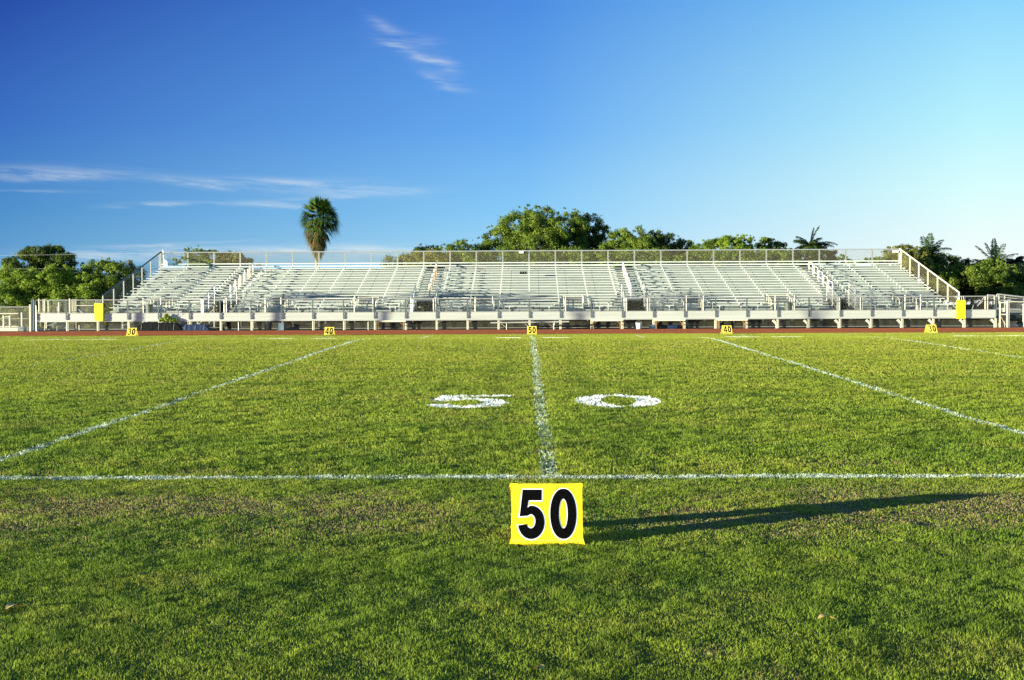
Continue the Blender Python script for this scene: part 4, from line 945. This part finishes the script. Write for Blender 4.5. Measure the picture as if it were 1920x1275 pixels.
tree('broadleaf_tree', [(1740, 490, 34, 20), (1760, 505, 36, 26), (1730, 520, 40, 28), (1780, 530, 40, 28), (1790, 545, 50, 20)], 99, 21000, .15, 'mid', 'dense green tree behind the right side fence below a palm head', 'tree', G1, gap=.36, clump=40, tufts=10)
tree('broadleaf_tree', [(1800, 500, 24, 18), (1820, 515, 30, 26), (1800, 540, 44, 26), (1845, 540, 40, 26)], 101, 17000, .15, 'dark', 'dark tree filling the gap between the two right hand palm heads', 'tree', G1, gap=.36, clump=36, tufts=8)
tree('broadleaf_tree', [(1862, 505, 38, 24), (1850, 525, 40, 28), (1885, 520, 34, 26), (1870, 550, 46, 20)], 97, 21000, .15, 'mid', 'broad sunlit green tree near the right edge under a palm head', 'tree', G1, gap=.38, clump=34, tufts=8)
tree('broadleaf_tree', [(1915, 515, 26, 20), (1935, 520, 40, 30), (1920, 545, 40, 24), (1960, 540, 40, 30), (1905, 505, 12, 8)], 99, 15000, .15, 'mid', 'green tree cut by the right edge of the picture', 'tree', G1, gap=.36, clump=30, tufts=6)
for px, w, pal, lb in ((392, 26, 'dry', 'dry brown shrub seen through the leftmost stair opening'),):
    tree('bush', [(px, 590, w, 30), (px + 20, 585, 22, 26)], 90, 5000, .10, pal, lb, 'bush', G1, trunk=False)
for px in range(440, 1800, 105):
    tree('bush', [(px, 590, 40, 24), (px + 40, 594, 40, 22), (px + 15, 560, 36, 14)], 91.5, 3800, .15, 'dry' if px % 2 else 'olive', 'brownish shrub growing behind the grandstand, half hidden beneath its rows', 'bush', 'shrubs hidden beneath the grandstand', trunk=False, clump=16)
tree('bush', [(100, 592, 40, 22), (150, 594, 40, 22), (60, 600, 30, 18), (210, 592, 40, 20), (20, 600, 30, 18)], 88, 9000, .13, 'olive', 'low scrub behind the rails at the left end', 'bush', G1, trunk=False)
tree('bush', [(1830, 590, 40, 24), (1900, 592, 50, 24)], 88, 6000, .13, 'dark', 'low dark scrub behind the gate at the right end', 'bush', G1, trunk=False)
for k, (xt, zt, rx, rz) in enumerate(((-17.5, 2.5, 36, 9), (-9.5, 2.5, 50, 9), (-3.6, 2.1, 30, 11), (7.5, 2.0, 26, 10), (20.5, 2.15, 44, 11))):
    d = (xt + 37) / .87; X0 = xt - .87 * d; t0 = 77.6 - .49 * d; z0 = zt + math.tan(R(SUN_EL)) * d
    px = VX + X0 * F / t0; py = VY - (z0 - H) * F / t0 - (px - VX) * ROLL
    tree('shade_tree', [(px - rx * .5, py, rx * .6, rz), (px + rx * .4, py + 3, rx * .6, rz * .8)], t0, 1100, .22, 'mid', 'slender tree outside the left edge of the picture whose thin crown shades the benches', 'tree', 'slender trees beyond the left edge', gap=.8, clump=16)
# cut brush on the tarpaulin
root = empty('brush_pile', P(315, 602, 74.78), 'small heap of green cut branches against the walkway front above the black roll', 'brush pile')
lob = [(tuple(P(311, 599, 74.75)), .35, .08, .12), (tuple(P(311, 594, 74.75)), .14, .06, .16), (tuple(P(325, 600, 74.75)), .22, .08, .09), (tuple(P(302, 600, 74.75)), .18, .08, .09)]
leaves('leaves', lob, 1800, .05, 'bright', root, gap=.5)
m = MB()
for _ in range(14): a = P(random.uniform(300, 328), 602, 74.75); m.tube(a, P(random.uniform(300, 332), random.uniform(582, 596), 74.72), .006, 4)
m.build('twigs', M['bark'], root)

# ---- palms
def strips(segs, name, mat_, parent, cols):
    """segs: list of (p0, p1, p2, half width, side vector)"""
    V_ = []; L_ = []; C2 = []; b = 0
    for (p0, p1, p2, w, sd_), c in zip(segs, cols):
        p0, p1, p2, sd_ = map(A_, (p0, p1, p2, sd_)); V_ += [p0 - sd_ * w * .6, p0 + sd_ * w * .6, p1 + sd_ * w, p1 - sd_ * w, p2]
        L_ += [b, b + 1, b + 2, b + 3, b + 3, b + 2, b + 4]; C2 += [c] * 5; b += 5
    return npmesh(name, A_(V_, float), A_(L_), np.tile([4, 3], len(segs)), A_(C2, float), mat_, parent)
def fan_frond(base, dr, ln, pet, spread, nseg, droop, segs, cols, col, w=.045):
    dr = dr / np.linalg.norm(dr); up = A_([0, 0, 1.0]); side = np.cross(dr, up + A_([.01, .02, 0])); side /= np.linalg.norm(side); nrm = np.cross(side, dr)
    hub = base + dr * pet; segs.append((base, (base + hub) / 2 + nrm * .02, hub, .02, side)); cols.append(A_(col) * .9 + .03)
    for k in range(nseg):
        a = spread * (2 * (k + .5) / nseg - 1) + rng.uniform(-.04, .04); d = dr * math.cos(a) + side * math.sin(a) + nrm * .12 * math.cos(a * 2)
        l_ = ln * (1 - .25 * abs(a) / spread) * rng.uniform(.85, 1.1); mid = hub + d * l_ * .6; tip = hub + d * l_ - up * droop * l_ * rng.uniform(.6, 1.5)
        segs.append((hub, mid, tip, w * l_, np.cross(nrm, d))); cols.append(A_(col) * rng.uniform(.7, 1.25))
t = 95.0; kx = t / F; bx = P(594, 480, t).x
fp = empty('fan_palm', (bx, t, 0), 'tall fan palm with green head and brown hanging skirt behind the left half', 'palm tree', G1)
m = MB(); zt_ = Z_(598, 412, t); m.path([(bx, t, -.1), (bx + .02, t, 2), (bx + .04, t, Z_(595, 470, t)), (bx + .14, t, zt_)], .2, 10, [.24, .17, .14, .12]); m.build('trunk', M['palmtrunk'], fp, True)
segs, cols = [], []; c0 = A_([bx + .22, t, Z_(598, 408, t)])
for k in range(66):
    az = rng.uniform(0, 2 * np.pi); el = rng.uniform(-.32, 1.5) if k % 3 else rng.uniform(-.1, .7); d = A_([math.cos(az) * math.cos(el), math.sin(az) * math.cos(el), math.sin(el)])
    ln = .95 if el > .2 else 1.05
    fan_frond(c0 + A_([0, 0, rng.uniform(-.15, .15)]), d, ln * .92, .66 + .2 * rng.random(), 1.1, 17, .12 + .34 * (el < .3), segs, cols, [(.035, .085, .014), (.07, .14, .018), (.12, .19, .03)][rng.integers(3)], .042)
for k in range(34):
    az = rng.uniform(0, 2 * np.pi); el = rng.uniform(-.95, -.15); d = A_([math.cos(az) * math.cos(el), math.sin(az) * math.cos(el), math.sin(el)])
    fan_frond(c0 + A_([0, 0, rng.uniform(-.3, .05)]), d, .85, .55 + .2 * rng.random(), .95, 14, .35, segs, cols, [(.05, .10, .018), (.10, .15, .025), (.17, .16, .05), (.035, .07, .014)][rng.integers(4)], .04)
for k in range(12):
    az = rng.uniform(-.7, 1.0); d = A_([math.cos(az), -math.sin(az) * .6, rng.uniform(-.5, .1)])
    fan_frond(c0 + A_([0, 0, -.25]), d, 1.0, .65, .8, 12, .75, segs, cols, (.035, .07, .02), .028)
strips(segs, 'crown', M['leaf'], fp, cols)
segs, cols = [], []
for k in range(150):
    f = rng.random(); az = rng.uniform(0, 2 * np.pi); z = c0[2] - .55 - f * 1.45; out = .95 * (1 - f) ** .9 + .10
    bp = A_([bx + .12, t, z]); d = A_([math.cos(az) * out * 1.15, math.sin(az) * out * 1.15, -.55 - .7 * f])
    fan_frond(bp, d, .70, .45 * (1 - f) + .15, .45, 8, .5, segs, cols, [(.20, .14, .055), (.30, .23, .10), (.12, .10, .035), (.08, .11, .025), (.10, .12, .03)][rng.integers(5)], .05)
strips(segs, 'dead_leaf_skirt', M['leaf'], fp, cols)
def feather_frond(base, d0, ln, droop, segs, cols, col, nl=22, ll=.42):
    p = A_(base, float); d = A_(d0, float); d /= np.linalg.norm(d); n = nl; st = ln / n
    for k in range(n):
        f = k / n; side = np.cross(d, A_([0, 0, 1.0]) + A_([.02, .01, 0])); side /= np.linalg.norm(side); q = p + d * st
        segs.append((p, (p + q) / 2, q + d * .02, .025 * (1 - f) + .008, side)); cols.append(A_(col) * 1.1)
        L0 = ll * math.sin(math.pi * min(1, .12 + f * .88)) ** .6 + .05
        for s_ in (-1, 1):
            for rep in range(3):
                dl = side * s_ * .75 + d * .55 + A_([0, 0, rng.uniform(-.35, .25)]); dl /= np.linalg.norm(dl)
                mid = p + dl * L0 * .55; tip = p + dl * L0 - A_([0, 0, .35 * L0 * rng.uniform(.3, 1.2)])
                segs.append((p, mid, tip, .038, np.cross(dl, side) * .5 + d * .8)); cols.append(A_(col) * rng.uniform(.65, 1.35))
        p = q; d = d + A_([0, 0, -droop / n]); d /= np.linalg.norm(d)
def feather_palm(px, py, t, dirs, ln, label, col, nrand=8, ll=.42):
    c = P(px, py, t); root = empty('feather_palm', (c.x, t, 0), label, 'palm tree', G1)
    m = MB(); m.path([(c.x, t, -.1), (c.x + .05, t, c.z * .5), (c.x, t, c.z)], .15, 8, [.2, .15, .13]); m.build('trunk', M['palmtrunk'], root, True)
    segs, cols = [], []
    for dx, dz, l_ in dirs: feather_frond(A_(c), (dx, rng.uniform(-.5, .3), dz), ln * l_, 1.0, segs, cols, col, ll=ll)
    for _ in range(nrand):
        az = rng.uniform(0, 2 * np.pi); el = rng.uniform(-.1, 1.1); feather_frond(A_(c), (math.cos(az) * math.cos(el), math.sin(az) * math.cos(el), math.sin(el)), ln * rng.uniform(.6, .9), 1.3, segs, cols, col, ll=ll * .9)
    strips(segs, 'crown', M['leaf'], root, cols)
feather_palm(1518, 462, 98, [(-1, .9, 1.05), (.25, 1, 1.1), (.1, 1, .9), (.6, .9, .8), (1, .55, 1.4), (1, .45, 1.2), (-1, .8, 1.0), (-.5, .8, .9), (1, .15, 1.0), (-.8, .2, .9)], 1.5, 'stubby dark palm with thick fronds above the right part of the rear fence', (.06, .10, .025), 16, .38)
feather_palm(1738, 478, 100, [(-.35, 1.2, 1.1), (.1, 1.3, 1.05), (.9, .8, 1.1), (1, .35, 1.0), (.55, 1, 1.1), (-.8, .6, .8)], 1.6, 'palm head rising behind the right side fence', (.05, .10, .04), 14)
feather_palm(1860, 500, 99, [(-.9, .7, 1.2), (-.45, 1, 1.2), (0, 1.2, 1.2), (.35, 1.1, 1.2), (.8, .9, 1.3), (1, .45, 1.1), (-1, .4, 1.3), (.15, 1.2, 1.0), (-.2, 1.2, 1.1)], 1.75, 'wide palm head with many upright fronds near the right edge', (.06, .12, .035), 18)
feather_palm(1897, 492, 101, [(-.6, .5, .7), (.5, .8, .7), (.8, .3, .8)], 1.0, 'smaller dark palm head just inside the right edge', (.03, .06, .03), 9)

for px, py, rz, sc_, lb in ((1552, 1170, .4, .05, 'small dry yellow leaf on the grass in the right foreground'), (18, 1152, 1.2, .06, 'pale dry leaf scrap at the left edge of the foreground grass'), (1008, 1268, 2.2, .03, 'tiny pale leaf scrap at the bottom centre of the grass')):
    t = H * F / (py + (px - VX) * ROLL - VY); x = X_(px, t); m = MB(); vs = []; n = 9
    for i in range(n + 1):
        f = i / n; w = sc_ * .42 * math.sin(math.pi * f) ** .7 + .001; u = (f - .5) * sc_ * 2
        for v in (-w, 0, w): vs.append((x + u * math.cos(rz) - v * math.sin(rz), t + u * math.sin(rz) + v * math.cos(rz), .022 + .25 * abs(v) + .01 * math.sin(f * 5)))
    m.add(vs, [(i * 3 + j, i * 3 + j + 1, i * 3 + j + 4, i * 3 + j + 3) for i in range(n) for j in range(2)])
    o = m.build('fallen_leaf', mat('dry leaf', (.55, .40, .12), .7, 0, noise=(60, .6, (.3, .2, .08)))); tag(o, lb, 'leaf', 'fallen leaves on the grass')
